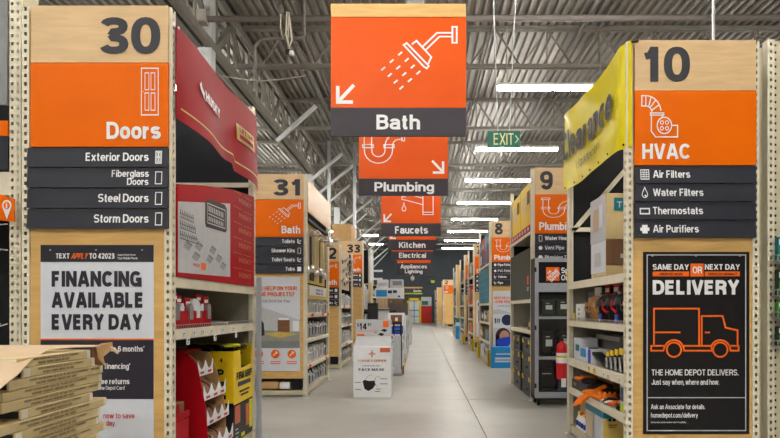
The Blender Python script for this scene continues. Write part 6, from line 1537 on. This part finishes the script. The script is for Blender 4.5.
# ------------------------------------------------------------ stack of flat cartons in the left foreground
SXF = -1.76
FY = lambda px: SXF * FPX / (px - VX)
pallet('wooden pallet under the stack of flat cartons', SXF - 1.05, SXF - .02, 2.66, 3.42)
ends = [(20, 92), (24, 96), (10, 104), (5, 104), (4, 103), (22, 94), (-6, 107), (15, 101), (18, 101), (6, 108), (12, 100), (0, 104), (8, 101), (3, 103), (10, 100), (5, 104), (7, 102), (4, 104), (9, 101), (2, 103), (6, 102), (8, 104), (3, 101), (5, 103)]
TOPZ = 1.228; NB = len(ends); th = (TOPZ - .124) / NB
words9 = ['top', 'second', 'third', 'fourth', 'fifth', 'sixth', 'seventh', 'eighth', 'ninth', 'tenth', 'eleventh', 'twelfth', 'thirteenth', 'fourteenth', 'fifteenth', 'sixteenth', 'seventeenth', 'eighteenth', 'nineteenth', 'twentieth', 'fourth from bottom', 'third from bottom', 'second from bottom', 'lowest']
for i, (a, b) in enumerate(ends):
    z1 = TOPZ - i * th; z0 = z1 - th + .0015; y0, y1 = FY(a), FY(b); dx = R.uniform(-.012, .0)
    t = thing('flat_carton', 'flat tan carton with printed edge, %s in the left foreground stack' % words9[i], 'carton', (SXF - .5, (y0 + y1) / 2, z0), 'flat cartons in the foreground stack')
    m = MB(); m.cbox(SXF - 1.0 + dx, y0, z0, SXF + dx, y1, z1, .004); bd = obj('body', m, 'carton_tan', t)
    m = MB(); m.box(SXF + dx - .3, y0 - .001, z0 + .006, SXF + dx - .008, y0, z1 - .006); obj('end_label', m, 'charcoal' if i % 3 else 'carton_end', t)
    q = SIDE(SXF + dx, -1)
    m = MB(); m.rect(q, y1 - .035, z0 + .003, y1 - .004, z1 - .003, .0012)
    obj('end_tape', m, 'carton_end', t)
    if i in (1, 5, 7): m = MB(); m.rect(q, y0 + .004, z0 + .003, y0 + .05, z1 - .003, .0012); obj('end_tape', m, 'carton_end', t)
    L_ = y1 - y0; m = MB()
    if i < 14:
        tr(m, q, '#### ######### MADE IN MEXICO #######', y0 + .18 * L_, z1 - .006, y0 + .80 * L_, z1 - .020, .0012, .16)
        tr(m, q, '##### ##### ##### ## ###', y0 + .24 * L_, z0 + .020, y0 + .66 * L_, z0 + .007, .0012, .16)
        if i in (2, 4): tr(m, q, '#### ####', y0 + .84 * L_, z1 - .007, y0 + .95 * L_, z1 - .020, .0012, .16)
        obj('edge_print', m, 'carton_ink', bd)
# torn lid sheet lying on top
t = thing('cardboard_sheet', 'torn open kraft carton lid lying over the flat cartons', 'cardboard', (SXF - .4, 3.0, 1.275))
def lid(u, v):   # u from the left to the right end, v from far edge to near hanging edge
    far = P(-60 + 160 * u, 345.2 - 0.4 * u, 2.75 + .62 * u)
    nb = [(-60, 440, 2.30), (0, 388, 2.42), (18, 374, 2.55), (32, 359, 2.80), (49, 349, 3.05), (75, 346.8, 3.22), (100, 346.6, 3.37)]
    x = u * 6; i = min(int(x), 5); f_ = x - i; a, b = nb[i], nb[i + 1]
    near = P(a[0] + (b[0] - a[0]) * f_, a[1] + (b[1] - a[1]) * f_, a[2] + (b[2] - a[2]) * f_)
    return far + (near - far) * v
m = MB(); m.grid(lid, 24, 6, .004, smooth=False); obj('sheet', m, 'kraft', t)
m = MB(); pts = [P(96, 346, 3.36), P(101, 343.5, 3.40), P(112, 342, 3.44), P(112.5, 349, 3.44), P(103, 357, 3.40), P(106, 368, 3.38), P(98, 358, 3.37)]
m.add(pts + [p + Vector((0, .004, 0)) for p in pts], [tuple(range(7)), tuple(range(13, 6, -1))] + [(i, (i + 1) % 7, (i + 1) % 7 + 7, i + 7) for i in range(7)]); obj('torn_flap', m, 'cardboard', t)
m = MB(); m.bar(P(111, 347, 3.44), P(118, 353, 3.42), .012, .012); obj('torn_shred', m, 'kraft', t)
m = MB(); pts = [P(92, 346.6, 3.36), P(98, 346.6, 3.38), P(101, 366, 3.39), P(93, 364, 3.39)]
m.add(pts + [p + Vector((0, .004, 0)) for p in pts], [(0, 1, 2, 3), (7, 6, 5, 4)] + [(i, (i + 1) % 4, (i + 1) % 4 + 4, i + 4) for i in range(4)]); obj('end_flap', m, 'brown', t)

# ------------------------------------------------------------ racks reaching away at the picture's left and right edges
def wide_post(parent, x, y, H, w, rows, name='upright'):
    m = MB()
    for k in range(rows): perforated(m, (x + k * w / rows, y, 0), (1, 0, 0), w / rows, H, .018, .024, .061, 0)
    m.add([(x, y, 0), (x, y + .08, 0), (x, y + .08, H), (x, y, H)], [(0, 1, 2, 3)]); m.add([(x + w, y, 0), (x + w, y + .08, 0), (x + w, y + .08, H), (x + w, y, H)], [(0, 1, 2, 3)])
    m.add([(x, y + .08, 0), (x + w, y + .08, 0), (x + w, y + .08, H), (x, y + .08, H)], [(0, 1, 2, 3)]); m.add([(x, y, H), (x + w, y, H), (x + w, y + .08, H), (x, y + .08, H)], [(0, 1, 2, 3)])
    return obj(name, m, 'cream_steel', parent)
LY = 4.72
t = thing('shelving_bay', 'cream shelving bay at the left picture edge beside aisle 30 sign', 'rack', (-4.2, LY + .5, 0))
wide_post(t, P(9.5, 0, LY).x, LY, 3.9, .085, 2); wide_post(t, -5.5, LY, 3.9, .085, 2)
m = MB(); m.box(P(20.5, 0, LY).x, LY + .03, 0, -2.94, LY + .05, 3.9); obj('end_panel', m, 'cream_shelf', t)
m = MB(); m.box(-5.4, LY + .9, 0.02, P(9.5, 0, LY).x, LY + .92, 3.6); obj('back_panel', m, 'dark_board', t)
for a, b in ((171, 195), (405, 420)):
    m = MB(); m.cbox(-5.4, LY + .02, P(0, b, LY).z, P(10, 0, LY).x, LY + .06, P(0, a, LY).z, .004); obj('shelf_beam', m, 'cream_steel', t)
    m = MB(); m.box(-5.4, LY + .06, P(0, a, LY).z - .04, P(10, 0, LY).x, LY + .88, P(0, a, LY).z - .01); obj('shelf', m, 'cream_shelf', t)
m = MB(); m.box(-5.5, LY - .01, P(0, 105, LY).z, P(8, 0, LY).x, LY + .015, 4.0); obj('header_panel', m, 'mid_grey', t)
m = MB(); m.box(-5.5, LY - .01, P(0, 136, LY).z, P(8.5, 0, LY).x, LY + .01, P(0, 121, LY).z); obj('orange_strip', m, 'sign_orange', t)
m = MB(); m.box(-5.5, LY - .005, P(0, 170, LY).z, P(8.5, 0, LY).x, LY + .01, P(0, 136, LY).z); obj('dark_strip', m, 'sign_dark', t)
pl = PX(LY - .12)
t = thing('locator_sign', 'small orange locator sign with white pin at the left edge', 'sign', P(6, 223, LY - .12))
m = MB(); m.poly(pl, [(-1, 194), (14.5, 199), (14.5, 222), (-1, 220)], -.006, .006); obj('panel', m, 'sign_orange', t)
m = MB(); m.poly(pl, [(7, 219.5)] + arc(7, 205.5, 4.6, 30, -210, 14, 5.6), .002); obj('pin', m, 'print_white', t)
m = MB(); m.disc(pl, 7, 205.5, 3.3, 4.0, .004, 16); obj('pin_disc', m, 'ink_orange', t)
m = MB(); tr(m, pl, 'i', 6.3, 203, 7.8, 208.4, .006, .25); obj('lettering', m, 'print_white', t)
m = MB(); m.box(P(3, 0, LY).x, LY - .115, P(0, 206, LY).z, P(7, 0, LY).x, LY + .0, P(0, 203, LY).z); obj('arm', m, 'grey_frame', t)
for i, (b, z) in enumerate(((228, 250), (328, 346))):
    t = thing('wire_basket', ('white wire basket at left edge below the locator sign', 'white wire basket at left edge beside the carton stack')[i], 'basket', P(0, z, LY - .1))
    x0, x1 = -3.6, P(6.5, 0, LY).x; z0, z1 = P(0, z, LY).z, P(0, b, LY).z
    m = MB()
    for k in range(9): x = x0 + (x1 - x0) * k / 8; m.tube([(x, LY + .01, z1 + .03), (x, LY - .16, z1), (x, LY - .14, z0), (x, LY + .01, z0)], .005, 5)
    for zz in (z0, (z0 + z1) / 2, z1): m.tube([(x0, LY - .16, zz), (x1, LY - .16, zz)], .006, 5)
    obj('wires', m, 'white_card', t)
t = thing('tag_bundle', 'bundle of clear and white tags with yellow sticker on the cream panel', 'tags', P(23, 344, LY))
pl = PX(LY + .028)
m = MB(); m.pbox(pl, 18.5, 313, 28, 345, 0, .015); obj('sleeve', m, 'pale_grey', t)
m = MB(); m.pbox(pl, 20, 337, 27, 344, .016, .018); obj('sticker', m, 'yellow_card', t)
m = MB(); tr(m, pl, 'NO', 21.5, 338.5, 25.5, 340.6, .020, .2); tr(m, pl, 'RIDE', 21, 341.3, 26, 343, .020, .2); obj('lettering', m, 'ink_black', t)
RY = 5.3
t = thing('shelving_bay', 'cream perforated shelving bay at the right picture edge', 'rack', (3.9, RY + .3, 0))
wide_post(t, P(767.5, 0, RY).x, RY, 3.75, .06, 1)
m = MB(); x = P(774, 0, RY).x
for k in range(7): perforated(m, (x + k * .06, RY + .03, 0), (1, 0, 0), .06, 3.75, .016, .02, .061)
obj('peg_panel', m, 'cream_shelf', t)
wide_post(t, x + .42, RY, 3.75, .06, 1)
m = MB(); m.box(P(758.5, 0, RY).x, RY + .10, 0, P(769, 0, RY).x, RY + .12, 3.72); obj('end_panel', m, 'cream_shelf', t)
m = MB(); m.box(x, RY + .12, 0, x + .42, RY + .14, 3.7); obj('back_panel', m, 'dark_board', t)
for i, (b0, b1) in enumerate(((238, 262), (270, 296), (302, 318), (326, 346))):
    z0, z1 = P(0, b1, RY).z, P(0, b0, RY).z; x0 = P(770.5, 0, RY).x
    t = thing('hanging_pack', 'green seed style pack in a wire pocket at right edge, %s' % ('top one', 'second one', 'third one', 'lowest one')[i], 'package', (x0 + .1, RY - .1, z0), 'green packs at the right edge')
    m = MB(); m.cbox(x0 + .012, RY - .09, z0 + .01, x0 + .25, RY - .04, z1, .004); bd = obj('pack', m, ('teal', 'dark_green', 'leaf_green', 'dark_green')[i], t)
    m = MB(); m.rect(FRONT(x0, RY - .09, z0), .02, .02, .2, (z1 - z0) * .55, .003); obj('picture', m, 'leaf_green', bd)
    m = MB(); m.rect(FRONT(x0, RY - .09, z0), .02, (z1 - z0) * .68, .2, (z1 - z0) * .9, .003); obj('header', m, 'white_card', bd)
    m = MB(); m.tube([(x0, RY - .01, z0), (x0, RY - .11, z0), (x0 + .3, RY - .11, z0)], .005, 6); m.tube([(x0, RY - .01, z0 + .05), (x0, RY - .11, z0 + .05), (x0 + .3, RY - .11, z0 + .05)], .005, 6); m.tube([(x0, RY - .11, z0), (x0, RY - .11, z0 + .06)], .005, 6); m.box(x0, RY - .11, z0, x0 + .3, RY + .03, z0 + .006); obj('wire_pocket', m, 'brushed', t)
